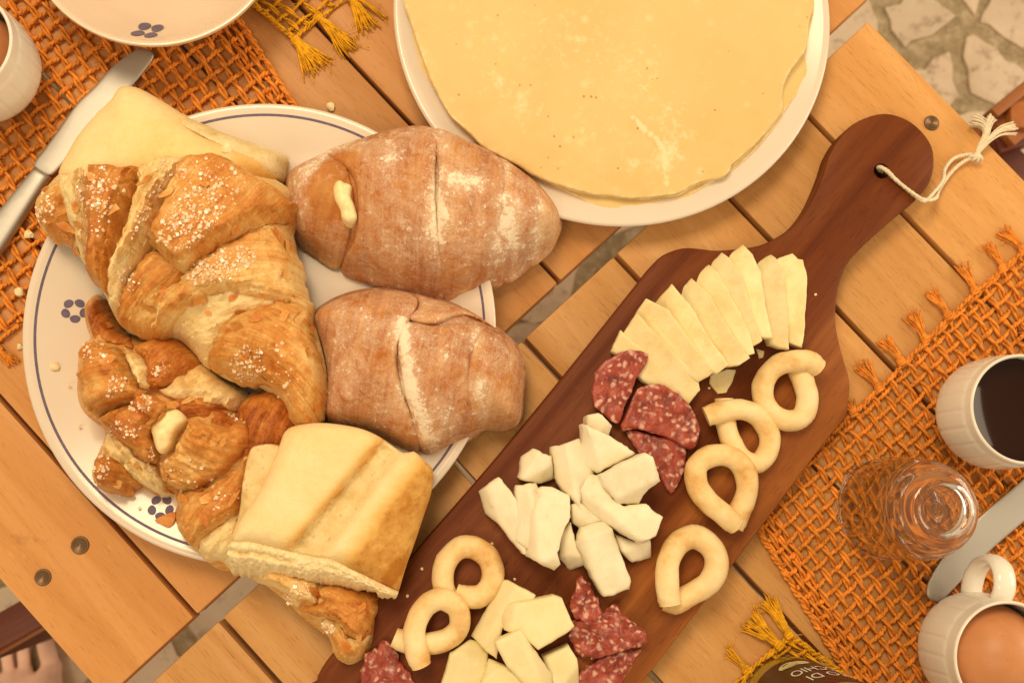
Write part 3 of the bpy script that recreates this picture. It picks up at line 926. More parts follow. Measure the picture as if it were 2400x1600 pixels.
braid(mB, M_MUSTARD, (1755, 1572), (1738, 1610), 0.0036, 0.0012)
braid(mB, M_MUSTARD, (1852, 1487), (1995, 1592), 0.0036, 0.0015)

# ------------------------------------------------------------------ plates
def disc_obj(name, prof, loc, mat, parent=None, seg=128, mods=None, idx=None):
    V, Fc = lathe(prof, seg, mods)
    me = mesh(name, V, Fc, True, 50)
    o = link(name, me, mat, parent)
    o.location = loc
    return o

def bezprof(pts, n=8):
    return [tuple(p) for p in resample(np.array(pts, float), 1e9, True, False)] if n == 1 else [tuple(p) for p in _sub(pts, n)]
def _sub(pts, n):
    p = np.array(pts, float); out = []
    for i in range(len(p) - 1):
        p0, p1, p2, p3 = p[max(i - 1, 0)], p[i], p[i + 1], p[min(i + 2, len(p) - 1)]
        for j in range(n):
            t = j / n
            out.append(0.5 * ((2 * p1) + (-p0 + p2) * t + (2 * p0 - 5 * p1 + 4 * p2 - p3) * t * t + (-p0 + 3 * p1 - 3 * p2 + p3) * t ** 3))
    out.append(p[-1]); return out

def fit_circle(px, z):
    Q = W(px, z); Mx = np.c_[2 * Q, np.ones(len(Q))]
    s = np.linalg.lstsq(Mx, (Q ** 2).sum(1), rcond=None)[0]
    return s[:2], math.sqrt(s[2] + s[0] ** 2 + s[1] ** 2)

RIM_Z = 0.024
pA = [(114, 551), (57, 716), (51.6, 805), (58, 892), (131, 1070), (172, 1132), (248, 1208), (310, 1253), (379, 1287), (454, 1308), (468, 258), (551, 244), (620, 240), (689, 246), (800, 272), (1144, 647), (1162, 723), (1163, 750), (1013, 1146), (1079, 1060)]
cA, rA = fit_circle(pA, RIM_Z)
plateA = tag(empty('dinner_plate', (cA[0], cA[1], 0)), 'large cream plate with blue rim line and little flowers, holding croissants', 'plate')
def platez(r, R):
    pts = [(0, 0.0095), (0.60 * R, 0.0095), (0.70 * R, 0.0115), (0.80 * R, 0.0165), (0.93 * R, 0.0215), (0.985 * R, RIM_Z)]
    return np.interp(r, [p[0] for p in pts], [p[1] for p in pts])
def plate_profile(R, foot=0.0042):
    up = [(0, .0095), (.3 * R, .0095), (.6 * R, .0095), (.66 * R, .0102), (.70 * R, .0115), (.75 * R, .0140), (.80 * R, .0165), (.86 * R, .0190), (.93 * R, .0215), (.965 * R, .0232), (.985 * R, RIM_Z), (.995 * R, RIM_Z - .0003), (R, RIM_Z - .0016), (.994 * R, RIM_Z - .0032), (.97 * R, .0186), (.86 * R, .0140), (.74 * R, .0085), (.66 * R, foot + .0015), (.64 * R, foot), (.60 * R, foot), (.58 * R, foot + .002), (0, foot + .002)]
    return up
disc_obj('body', plate_profile(rA), (cA[0], cA[1], 0), M_PORC, plateA)
ringp = [(.943 * rA, platez(.943 * rA, rA) - .0004), (.944 * rA, platez(.944 * rA, rA) + .00022), (.954 * rA, platez(.954 * rA, rA) + .00022), (.955 * rA, platez(.955 * rA, rA) - .0004)]
disc_obj('rim_line', ringp, (cA[0], cA[1], 0), M_BLUE, plateA, 160)

def flower(parent, centre, zf, petals, scale, rot, mat=M_BLUE, name='flower_motif'):
    """small printed flower: rounded petals lying on surface zf(x, y)"""
    V, Fc = [], []
    for (px_, py_, rx, ry, ang) in petals:
        base = len(V); n = 14
        for k in range(n):
            a = 2 * math.pi * k / n
            x = rx * math.cos(a) * (1 + .06 * math.sin(3 * a)); y = ry * math.sin(a)
            x, y = x * math.cos(ang) - y * math.sin(ang), x * math.sin(ang) + y * math.cos(ang)
            x, y = (x + px_) * scale, (y + py_) * scale
            x, y = x * math.cos(rot) - y * math.sin(rot), x * math.sin(rot) + y * math.cos(rot)
            V.append((centre[0] + x, centre[1] + y, zf(centre[0] + x, centre[1] + y) + 0.0003))
        Fc.append([base + k for k in range(n)])
    return link(name, mesh(name, V, Fc, False), mat, parent)
def pz(x, y): return float(platez(math.hypot(x - cA[0], y - cA[1]), rA))
pet5 = []
for k in range(5):
    a = 2 * math.pi * k / 5 + 0.5
    pet5.append((math.cos(a) * 1.0, math.sin(a) * 1.0, .56, .46, a + math.pi / 2))
for p in [(176, 728), (380, 1188)]:
    q = W([p], 0.016)[0]
    flower(plateA, q, pz, pet5, 0.0053, math.atan2(q[1] - cA[1], q[0] - cA[0]))
for ang in (313, 26, 100):
    q = cA + 0.79 * rA * np.array([math.cos(math.radians(ang)), math.sin(math.radians(ang))])
    flower(plateA, q, pz, pet5, 0.0053, math.radians(ang))

pB = [(922, 0), (927, 86), (948, 183), (979, 248), (1010, 288), (1943, 0), (1945, 62), (1941, 124), (1924, 203), (1896, 279), (1848, 348), (1786, 410), (1714, 465), (1600, 511), (1323, 510), (1420, 527)]
cB, rB = fit_circle(pB, RIM_Z)
plateB = disc_obj('dinner_plate', [(r, z) for r, z in plate_profile(rB, 0.0003)], (cB[0], cB[1], 0), M_PORC)
tag(plateB, 'plain cream plate carrying the stack of crepes', 'plate')

# ------------------------------------------------------------------ crepes
def crepe(label, px_list, off, z, rz, seed, amp):
    P = W(px_list, z)
    # the part beyond the frame: an arc closing the outline
    c, r = fit_circle(px_list, z)
    a0 = math.atan2(*(P[-1] - c)[::-1]); a1 = math.atan2(*(P[0] - c)[::-1])
    if a1 < a0: a1 += 2 * math.pi
    arc = [c + r * np.array([math.cos(a), math.sin(a)]) for a in np.linspace(a0, a1, 26)[1:-1]]
    poly = np.concatenate([P, arc]) + np.array(off)
    rs = np.random.RandomState(seed)
    poly = resample(poly, 0.004, True)
    poly = poly + 0.0007 * np.stack([fbm(np.arange(len(poly)) * .35, np.zeros(len(poly)), seed), fbm(np.arange(len(poly)) * .35, np.ones(len(poly)) * 9, seed)], 1)
    def top(V2, d):
        zz = z + 0.0020 * fbm(V2[:, 0] * 24, V2[:, 1] * 24, seed, 4) + amp * fbm(V2[:, 0] * 9, V2[:, 1] * 9, seed + 5, 2)
        zz = zz + 0.0022 * np.exp(-d / 0.0018) * (0.5 + fbm(V2[:, 0] * 90, V2[:, 1] * 90, seed + 7, 2))
        return zz - 0.004 * np.exp(-d / 0.02) - 0.0006 * (1 - edge_round(d, 0.001))
    crs = W(Z2((1985, 790), (2060, 880), (2130, 930), (2195, 1010), (2205, 1120), (2222, 1245)), z)
    def near(P):
        d = np.full(len(P), 1e9)
        for a, b in zip(crs[:-1], crs[1:]):
            ab = b - a; t = np.clip(((P - a) @ ab) / (ab @ ab), 0, 1); d = np.minimum(d, np.linalg.norm(P - a - t[:, None] * ab, axis=1))
        return d
    top0 = top
    def top(V2, d): return top0(V2, d) + .0011 * np.exp(-(near(V2) / .0013) ** 2)
    blot = [(W(Z2((x, y)), z)[0], r_, k_) for x, y, r_, k_ in [(2230, 1060, .008, .26), (2120, 1110, .006, .22), (1950, 1130, .007, .2), (1250, 720, .010, .2), (1700, 930, .012, .16), (1060, 560, .008, .2), (1500, 250, .03, .10), (2000, 500, .03, .10), (2300, 900, .02, .14), (1000, 250, .02, .1)]]
    def tn(P, d):
        t = .5 * np.exp(-(near(P) / .0008) ** 2) + .25 * np.exp(-d / .0012)
        for c_, r_, k_ in blot: t = t + k_ * np.exp(-(np.linalg.norm(P - c_, axis=1) / r_) ** 2)
        return t
    o = hf('crepe', poly, 0.0026, top, lambda q: np.full(len(q), z - 0.0062), M_CREPE, None, (0.0006, 0.0015), tone=tn)
    return tag(o, label, 'crepe', 'stack of crepes')

low = [(935, -5)] + Z2((410, 120), (440, 290), (520, 430), (600, 590), (690, 720), (800, 840), (950, 960), (1150, 1090), (1400, 1230), (1560, 1310), (1750, 1390), (1950, 1410), (2150, 1390)) + Z3((0, 1345), (150, 1260), (330, 1160), (500, 1010), (640, 850), (740, 690), (820, 600), (862, 470), (840, 340), (880, 200)) + [(1912, -5)]
topc = [(946, -5)] + Z2((470, 130), (530, 310), (600, 500), (690, 680), (760, 790), (860, 880), (950, 970), (1040, 1030), (1200, 1110), (1340, 1190), (1500, 1250), (1700, 1300), (1850, 1320), (2000, 1330), (2150, 1325)) + Z3((0, 1295), (100, 1235), (300, 1180), (350, 1110), (450, 1020), (560, 900), (690, 740), (690, 640), (715, 520), (800, 400), (855, 300), (870, 150), (905, 0))
mid = [(p[0] + (1430 - p[0]) * 0.008 + 3, p[1] + 4) for p in topc]
crepe('lowest crepe of the stack, showing past the others at the rim', low, (0, 0), 0.0240, 0, 4, 0.001)
crepe('middle crepe of the stack, almost hidden by the top one', mid, (0.0, 0.0), 0.0272, 0, 5, 0.001)
crepe('golden crepe on top of the stack on the cream plate', topc, (0, 0), 0.0310, 0, 6, 0.0012)

# ------------------------------------------------------------------ pastry builder
def pastry(name, label, cat, body_px, zbase, hmax, layers, mat, zfrac=0.45, lam=True, group=None, power=2.0, blur=8, core_tone=0.3, flour=None, core_name='core', res=0.00115, crump=.0020):
    Bp = resample(W(body_px, zbase + hmax * zfrac), 0.003, True)
    fld = Field(Bp, power=power, blur=blur)
    c = Bp.mean(0)
    root = tag(empty(name, (c[0], c[1], zbase)), label, cat, group)
    objs = []
    def hb(P): return zbase + hmax * fld(P)
    def ctop(P, d): return hb(P) - 0.0015
    def mk(nm, poly, top, seed, tonefn, flow=None):
        o = hf(nm, poly, res, top, lambda q: np.full(len(q), zbase), mat, root, (0.0005, 0.0013), tone=tonefn)
        if flour is not None:
            co = np.zeros(len(o.data.vertices) * 3); o.data.vertices.foreach_get('co', co); co = co.reshape(-1, 3)
            a = o.data.attributes.new('flour', 'FLOAT', 'POINT')
            a.data.foreach_set('value', flour(co).astype(np.float32))
        co = np.zeros(len(o.data.vertices) * 3); o.data.vertices.foreach_get('co', co); co = co.reshape(-1, 3)
        al, ac = flow(co[:, :2]) if flow else (co[:, 0], co[:, 1])
        a = o.data.attributes.new('flow', 'FLOAT_VECTOR', 'POINT')
        a.data.foreach_set('vector', np.stack([al, ac + .0009 * fbm(co[:, 0] * 120, co[:, 1] * 120, seed, 2), np.full(len(al), seed * 1.37)], 1).astype(np.float32).ravel())
        objs.append(o)
        return o
    mk(core_name, resample(Bp, 0.003, True), ctop, 1, lambda P, d: core_tone + 0.15 * fbm(P[:, 0] * 80, P[:, 1] * 80, 3, 3))
    for i, L in enumerate(layers):
        px = L['p']; L['tone'] = (.315 if lam else .40) + (L.get('tone', .5) - .40) * (1.5 if lam else 1); t = L.get('t', .005) * (2.1 if lam else 1); tone0 = L.get('tone', .5); w = L.get('w', .003)
        zr = zbase + hmax * L.get('zf', 0.75) + t
        poly = resample(W(px, zr), 0.0022, True)
        fr = L.get('fray', 0.0012 if lam else .0003)
        k = np.arange(len(poly))
        poly = poly + fr * np.stack([fbm(k * .45, k * 0 + i, 5 + i), fbm(k * .45, k * 0 + i + 50, 6 + i)], 1) * 1.6
        ang = L.get('flow', 0.0)
        cen = L.get('arc')
        cw = None if cen is None else W([cen], zr)[0]
        amp = L.get('ridge', 0.0006) * (3.0 if lam else 1.5); fq = L.get('fq', 260)
        bul = L.get('bulge', 0.002); pale = L.get('pale', 0.35); tilt = L.get('tilt', (0, 0))
        m0 = poly.mean(0); seed = 31 * i + len(name)
        wp = L.get('palew', .004)
        def flow(P, cw=cw, ang=ang):
            if cw is None:
                return P[:, 0] * math.cos(ang) + P[:, 1] * math.sin(ang), -P[:, 0] * math.sin(ang) + P[:, 1] * math.cos(ang)
            q = P - cw; return np.arctan2(q[:, 1], q[:, 0]) * 0.05, np.hypot(q[:, 0], q[:, 1])
        def rid(P, flow=flow, fq=fq, seed=seed):
            al, ac = flow(P)
            if lam:
                q = ac * fq * .62 + 1.5 * fbm(P[:, 0] * 55, P[:, 1] * 55, seed + 6, 3) + al * 9
                fr_ = q - np.floor(q)
                sw = (fr_ ** 1.6 - .42) * np.clip(.55 + 1.1 * fbm(al * 22, ac * 60, seed + 8, 2), .1, 1.3)
                return .55 * fbm(al * 35, (ac + 0.0012 * fbm(P[:, 0] * 120, P[:, 1] * 120, seed + 3, 2)) * fq, seed, 3) + .75 * sw
            ac = ac + 0.0012 * fbm(P[:, 0] * 120, P[:, 1] * 120, seed + 3, 2)
            return fbm(al * 35, ac * fq, seed, 3)
        def top(P, d, t=t, w=w, amp=amp, bul=bul, rid=rid, tilt=tilt, m0=m0, seed=seed):
            if lam:
                dw = np.maximum(0, d + .0011 * fbm(P[:, 0] * 160, P[:, 1] * 160, seed + 41, 3) * np.clip(d / .001, 0, 1))
                e = .50 * edge_round(dw, w * .55) + .28 * edge_round(np.maximum(0, dw - .0022), w * .4) + .22 * edge_round(np.maximum(0, dw - .0046), w * .4)
            else: e = edge_round(d, w)
            z = hb(P) + t * e + bul * edge_round(d, 0.014)
            z = z + amp * rid(P) * np.clip(d / .002, .25, 1)
            z = z + (0.0030 if lam else .0012) * fbm(P[:, 0] * 75, P[:, 1] * 75, seed + 9, 3)
            z = z + (0.0010 if lam else .0004) * fbm(P[:, 0] * 260, P[:, 1] * 260, seed + 19, 2)
            if lam: z = z - crump * (1 - np.clip(np.abs(fbm(P[:, 0] * 52, P[:, 1] * 52, seed + 61, 3)) * 3.2, 0, 1)) ** 2
            z = z + ((P - m0) * tilt).sum(1)
            return z
        def tn(P, d, tone0=tone0, rid=rid, pale=pale, seed=seed, wp=wp, var=L.get('var', .16)):
            e = np.exp(-d / wp) * (0.65 + 0.7 * fbm(P[:, 0] * 110, P[:, 1] * 110, seed + 2, 3))
            return tone0 + var * 1.5 * fbm(P[:, 0] * 55, P[:, 1] * 55, seed + 4, 3) - pale * e + 0.26 * rid(P)
        mk(L.get('n', 'layer'), poly, top, seed, tn, flow)
    return root, objs

def bvh_of(objs):
    V, Fc = [], []
    for o in objs:
        b = len(V)
        V += [v.co.copy() for v in o.data.vertices]
        Fc += [[b + i for i in p.vertices] for p in o.data.polygons]
    return BVHTree.FromPolygons(V, Fc)

def sprinkle(root, objs, spots, name='sugar', size=0.00072, seed=0, zguess=0.06):
    """sugar grains dropped on the surface round pixel spots (x, y, rx, ry, n)"""
    rs = np.random.RandomState(seed); tree = bvh_of(objs)
    cube = [(-1, -1, -1), (1, -1, -1), (1, 1, -1), (-1, 1, -1), (-1, -1, 1), (1, -1, 1), (1, 1, 1), (-1, 1, 1)]
    cf = [(0, 3, 2, 1), (4, 5, 6, 7), (0, 1, 5, 4), (1, 2, 6, 5), (2, 3, 7, 6), (3, 0, 4, 7)]
    V, Fc = [], []
    for (x, y, rx, ry, an, n) in spots:
        for _ in range(int(n * 1.5)):
            a, r = rs.uniform(0, 2 * math.pi), math.sqrt(rs.uniform(0, 1)) ** 1.2
            ex, ey = r * rx * math.cos(a), r * ry * math.sin(a)
            p = (x + ex * math.cos(an) - ey * math.sin(an), y + ex * math.sin(an) + ey * math.cos(an))
            q = W3(p, zguess)
            org = Vector((0, 0, CAM_H)); dr = (q - org).normalized()
            hit = tree.ray_cast(org, dr)
            if hit[0] is None: continue
            h = hit[0]; s = size * min(1.5, .35 + rs.exponential(.38))
            R = Matrix.Rotation(rs.uniform(0, 6), 3, 'Z') @ Matrix.Rotation(rs.uniform(0, 6), 3, 'X')
            b = len(V)
            for c in cube:
                v = R @ Vector((c[0] * s, c[1] * s * .9, c[2] * s * .8)); V.append((h.x + v.x, h.y + v.y, h.z + v.z + s * .15))
            Fc += [[b + i for i in f] for f in cf]
    o = link(name, mesh(name, V, Fc, False), M_SUGAR, root); o['kind'] = 'stuff'
    return o

def flakes(root, objs, spots, seed=0, zguess=.06, tone=(.42, .8)):
    """thin loose shards of pastry lifting off the surface"""
    rs = np.random.RandomState(seed); tree = bvh_of(objs); V, Fc, T = [], [], []
    for (x, y, rx, ry, n) in spots:
        for _ in range(n):
            p = (x + rs.uniform(-rx, rx), y + rs.uniform(-ry, ry))
            org = Vector((0, 0, CAM_H)); hit = tree.ray_cast(org, (W3(p, zguess) - org).normalized())
            if hit[0] is None: continue
            h, nrm = hit[0], hit[1]
            if nrm.z < 0: nrm = -nrm
            L, w = rs.uniform(.0025, .0075), rs.uniform(.0015, .0035)
            up = (nrm + Vector((rs.uniform(-.35, .35), rs.uniform(-.35, .35), .2))).normalized()
            a = up.cross(Vector((math.cos(rs.uniform(0, 6)), math.sin(rs.uniform(0, 6)), .1))).normalized(); b_ = up.cross(a)
            base = len(V); m = 9; t0 = rs.uniform(*tone); curl = rs.uniform(.0, .22)
            V.append(tuple(h + up * .0006)); T.append(t0)
            for k in range(m):
                an = 2 * math.pi * k / m; r = rs.uniform(.6, 1.15)
                u, v = L * r * math.cos(an), w * r * math.sin(an)
                q = h + a * u + b_ * v + up * (.0006 + curl * abs(u) * .5)
                V.append(tuple(q)); T.append(t0 - rs.uniform(0, .12))
            Fc += [[base, base + 1 + k, base + 1 + (k + 1) % m] for k in range(m)]
    o = link('flakes', mesh('flakes', V, Fc, True, None, T), M_CROISS, root); o['kind'] = 'stuff'
    return o

# ------------------------------------------------------------------ bread pieces on the plate
# (1) pale loaf end at the upper left
b1 = Z1((318, 1180), (350, 1080), (430, 930), (560, 760), (700, 610), (740, 540), (800, 507), (880, 507), (950, 540), (1150, 660), (1250, 725), (1500, 830), (1750, 925), (1915, 990), (1912, 1060), (1895, 1190), (1700, 1300), (1300, 1500), (800, 1550), (420, 1400))
B1 = resample(W(b1, 0.045), 0.003, True); fld1 = Field(B1, power=2.2, blur=6)
br1 = tag(empty('bread_piece', (*B1.mean(0), 0.012)), 'pale torn loaf end at the upper left, behind the big sugared croissant', 'bread')
hf('crust', resample(W(Z1((318, 1180), (350, 1080), (430, 930), (560, 760), (700, 610), (740, 540), (800, 507), (880, 507), (950, 540), (1150, 660), (1245, 735), (1230, 830), (1380, 935), (1600, 1020), (1880, 1190), (1700, 1300), (1300, 1500), (800, 1550), (420, 1400)), 0.048), 0.003, True), 0.0026,
   lambda P, d: 0.014 + 0.044 * fld1(P) + 0.004 * edge_round(d, .006) + 0.0022 * fbm(P[:, 0] * 40, P[:, 1] * 40, 3, 3) + .0006 * fbm(P[:, 0] * 160, P[:, 1] * 160, 5, 3), 0.010, M_BREAD, br1, (.0006, .002),
   tone=lambda P, d: 0.20 + 0.28 * fbm(P[:, 0] * 30, P[:, 1] * 30, 8, 4) + 0.5 * np.clip(((P - W([Z1((300, 700))[0]], .05)[0]) @ unit(W([Z1((1500, 900))[0]], .05)[0] - W([Z1((300, 700))[0]], .05)[0])) / 0.13, 0, 1) ** 2)
hf('crumb', resample(W(Z1((1190, 700), (1260, 726), (1500, 826), (1750, 915), (1918, 985), (1912, 1060), (1893, 1190), (1700, 1120), (1380, 950), (1215, 840)), 0.040), 0.003, True), 0.0018,
   lambda P, d: 0.0135 + 0.044 * fld1(P) + 0.002 * edge_round(d, .002) + 0.0018 * fbm(P[:, 0] * 150, P[:, 1] * 150, 13, 4), 0.010, M_CRUMB, br1, (.0006,),
   tone=lambda P, d: 0.35 + 0.5 * fbm(P[:, 0] * 110, P[:, 1] * 110, 18, 4))

# ------------------------------------------------------------------ croissants
# croissant under the lower bread piece
c3 = FV((560, 905), (630, 888), (690, 925), (695, 1000), (662, 1045), (610, 1110), (590, 1200), (640, 1260), (720, 1300), (800, 1330), (858, 1390), (862, 1440), (850, 1500), (820, 1528), (790, 1535), (765, 1500), (752, 1465), (735, 1455), (690, 1420), (660, 1390), (610, 1350), (560, 1320), (500, 1310), (468, 1290), (430, 1255), (395, 1200), (400, 1160), (450, 1080), (520, 1000), (535, 940))
def lay(p, **k): k['p'] = p; return k
L3 = [
    lay(FV((535, 940), (570, 905), (630, 890), (690, 928), (696, 1000), (655, 1060), (620, 1100), (570, 1080), (545, 1010)), t=.003, tone=.74, pale=.1, flow=1.2),  # upper tip: dark tone paints in the shadow it lies in
    lay(Zf((910, 860), (1000, 820), (1300, 780), (1500, 650), (1690, 480), (1700, 700), (1640, 1000), (1400, 1150), (1240, 1300), (1190, 1430), (1090, 1340), (1010, 1250), (985, 1150), (1010, 1020), (975, 960)), t=.006, tone=.60, pale=.40, flow=0.9, ridge=.0007),
    lay(Zf((1190, 1440), (1215, 1320), (1400, 1160), (1640, 1010), (1680, 1180), (1600, 1500), (1500, 1540), (1380, 1490), (1280, 1500)), t=.003, tone=.12, pale=.2, flow=0.75, ridge=.0011, fq=330),
    lay(Zg((350, 170), (430, 250), (520, 310), (770, 335), (900, 440), (1000, 575), (1120, 470), (1260, 480), (1250, 330), (1200, 200), (700, 60)), t=.004, tone=.42, pale=.3, flow=-.6),
    lay(Zg((1060, 610), (1090, 560), (1330, 470), (1260, 330), (1500, 260), (1960, 400), (1985, 550), (1950, 760), (1900, 900), (1750, 950), (1560, 800), (1470, 710), (1320, 690), (1180, 690)), t=.007, tone=.62, pale=.25, arc=Zg((1100, 1300))[0], ridge=.0011, fq=300),
    lay(Zg((1310, 740), (1350, 690), (1480, 690), (1600, 810), (1750, 940), (1910, 900), (1890, 1000), (1830, 1100), (1700, 1200), (1560, 1270), (1500, 1240), (1430, 1120), (1380, 1000), (1330, 850)), t=.003, tone=.46, pale=.35, flow=-1.0, ridge=.0012, fq=240),
]
cr3, ob3 = pastry('croissant', 'sugared croissant pinned beneath the scored bread piece, tip on the board', 'croissant', c3, 0.016, 0.026, L3, M_CROISS, core_tone=.35)
sprinkle(cr3, ob3, [(*Zg((1050, 300))[0], 30, 16, .2, 26), (*Zg((1420, 780))[0], 20, 12, .3, 22), (*Zg((1400, 1000))[0], 8, 38, -.35, 26), (*Zg((920, 430))[0], 14, 10, .8, 10), (*Zf((1450, 900))[0], 40, 35, .4, 10)], seed=3, zguess=.04)

# curled croissant with cream
c2 = [*Ze((130, 190), (230, 80), (330, 160), (480, 420), (740, 480), (980, 450), (1250, 690), (1640, 1010), (1640, 1100), (1600, 1180)), *Zf((1650, 115), (1720, 160), (1785, 290), (1760, 420), (1690, 490), (1500, 670), (1350, 770), (1200, 860), (910, 860), (800, 870), (690, 800), (600, 770), (520, 855), (400, 880), (270, 830), (185, 700), (230, 510), (275, 430), (330, 260), (190, 150)), *Ze((75, 1100), (60, 820), (95, 560), (200, 500), (150, 400))]
L2 = [
    lay(Ze((130, 190), (230, 80), (300, 130), (330, 230), (440, 380), (560, 500), (600, 590), (480, 570), (350, 530), (230, 495), (150, 400)), t=.002, tone=.74, pale=.15, flow=1.2, ridge=.0009),
    lay(Ze((600, 590), (740, 480), (880, 490), (990, 450), (1220, 680), (1010, 890), (830, 965), (750, 970), (730, 830), (690, 700)), t=.006, tone=.68, pale=.2, flow=.8, ridge=.0008),
    lay(Ze((1200, 680), (1450, 870), (1640, 1010), (1640, 1095), (1530, 1170), (1350, 1115), (1180, 1060), (1080, 1090), (930, 1070), (850, 1000), (950, 960), (1020, 860)), t=.003, tone=.30, pale=.25, flow=.65, ridge=.0013, fq=300),
    lay(Ze((1010, 1140), (1180, 1060), (1400, 1100), (1540, 1180), (1560, 1290), (1430, 1320), (1250, 1260), (1100, 1260)), t=.000, tone=.72, pale=.1, flow=.2, ridge=.0010),
    lay(Ze((90, 560), (160, 510), (240, 495), (400, 550), (500, 640), (600, 850), (700, 1000), (720, 1020), (560, 1105), (300, 1170), (190, 1250), (80, 1100), (110, 980), (50, 820), (110, 740)), t=.009, tone=.54, pale=.32, flow=.3, ridge=.0007, bulge=.004),
    lay(Ze((440, 580), (500, 570), (700, 700), (742, 830), (742, 960), (660, 980), (600, 850), (530, 700)), t=.012, tone=.26, pale=.1, flow=1.0, ridge=.0004),
    lay(Zf((190, 150), (330, 100), (560, 10), (700, -70), (860, -40), (980, 50), (870, 180), (790, 300), (800, 560), (700, 550), (560, 440), (440, 330), (330, 250)), t=.010, tone=.60, pale=.26, flow=-.5, ridge=.0008, bulge=.004),
    lay(Zf((330, 250), (450, 330), (560, 430), (700, 560), (800, 590), (840, 640), (860, 800), (910, 860), (800, 875), (700, 800), (560, 720), (470, 590), (300, 490), (270, 430)), t=.004, tone=.22, pale=.2, flow=-.8, ridge=.0015, fq=340),
    lay(Zf((180, 660), (240, 510), (300, 470), (450, 550), (540, 700), (592, 760), (520, 855), (400, 880), (280, 830), (200, 740)), t=.006, tone=.70, pale=.12, flow=-.6, ridge=.0006, bulge=.006),
    lay(Zf((1010, 400), (1080, 280), (1150, 140), (1250, 180), (1440, 200), (1560, 105), (1650, 112), (1725, 155), (1785, 280), (1765, 410), (1690, 490), (1500, 665), (1350, 765), (1220, 825), (1180, 860), (1000, 820), (880, 760), (820, 680), (850, 560), (900, 520), (980, 460)), t=.009, tone=.58, pale=.22, arc=Zf((1650, -80))[0], ridge=.0013, fq=300, bulge=.005),
    lay(Zf((840, 690), (900, 640), (1000, 650), (1100, 730), (1215, 810), (1180, 862), (1000, 820), (890, 770)), t=.013, tone=.36, pale=.05, flow=-.4, ridge=.0003, bulge=0),
]
cr2, ob2 = pastry('croissant', 'curled sugared croissant split open with custard, lower left of the plate', 'croissant', c2, 0.014, 0.036, L2, M_CROISS, core_tone=.45, crump=.0042)
sprinkle(cr2, ob2, [(*Ze((250, 640))[0], 50, 26, .35, 34), (*Ze((480, 960))[0], 22, 30, .6, 24), (*Ze((720, 1120))[0], 36, 20, -.3, 40), (*Ze((900, 800))[0], 26, 16, -.4, 14), (*Ze((560, 1360))[0], 40, 24, 0, 26), (*Zf((310, 630))[0], 28, 46, .3, 40), (*Zf((1100, 650))[0], 90, 44, .3, 24), (*Zf((1040, 310))[0], 10, 16, 0, 14), (*Zf((800, 520))[0], 8, 30, 0, 14), (*Zf((1620, 150))[0], 30, 12, .3, 20)], seed=5, zguess=.055)
custard2 = hf('custard', resample(W(Ze((785, 1310), (900, 1200), (980, 1150), (1065, 1210), (1075, 1290), (1000, 1390), (965, 1500), (890, 1580), (830, 1540), (800, 1440)), 0.062), .002, True), .0016,
   lambda P, d: 0.056 + .0055 * edge_round(d, .004) + .0026 * fbm(P[:, 0] * 130, P[:, 1] * 130, 4, 3) + .0013 * fbm(P[:, 0] * 400, P[:, 1] * 400, 7, 3), .04, M_CREAM, cr2, (.0006,))

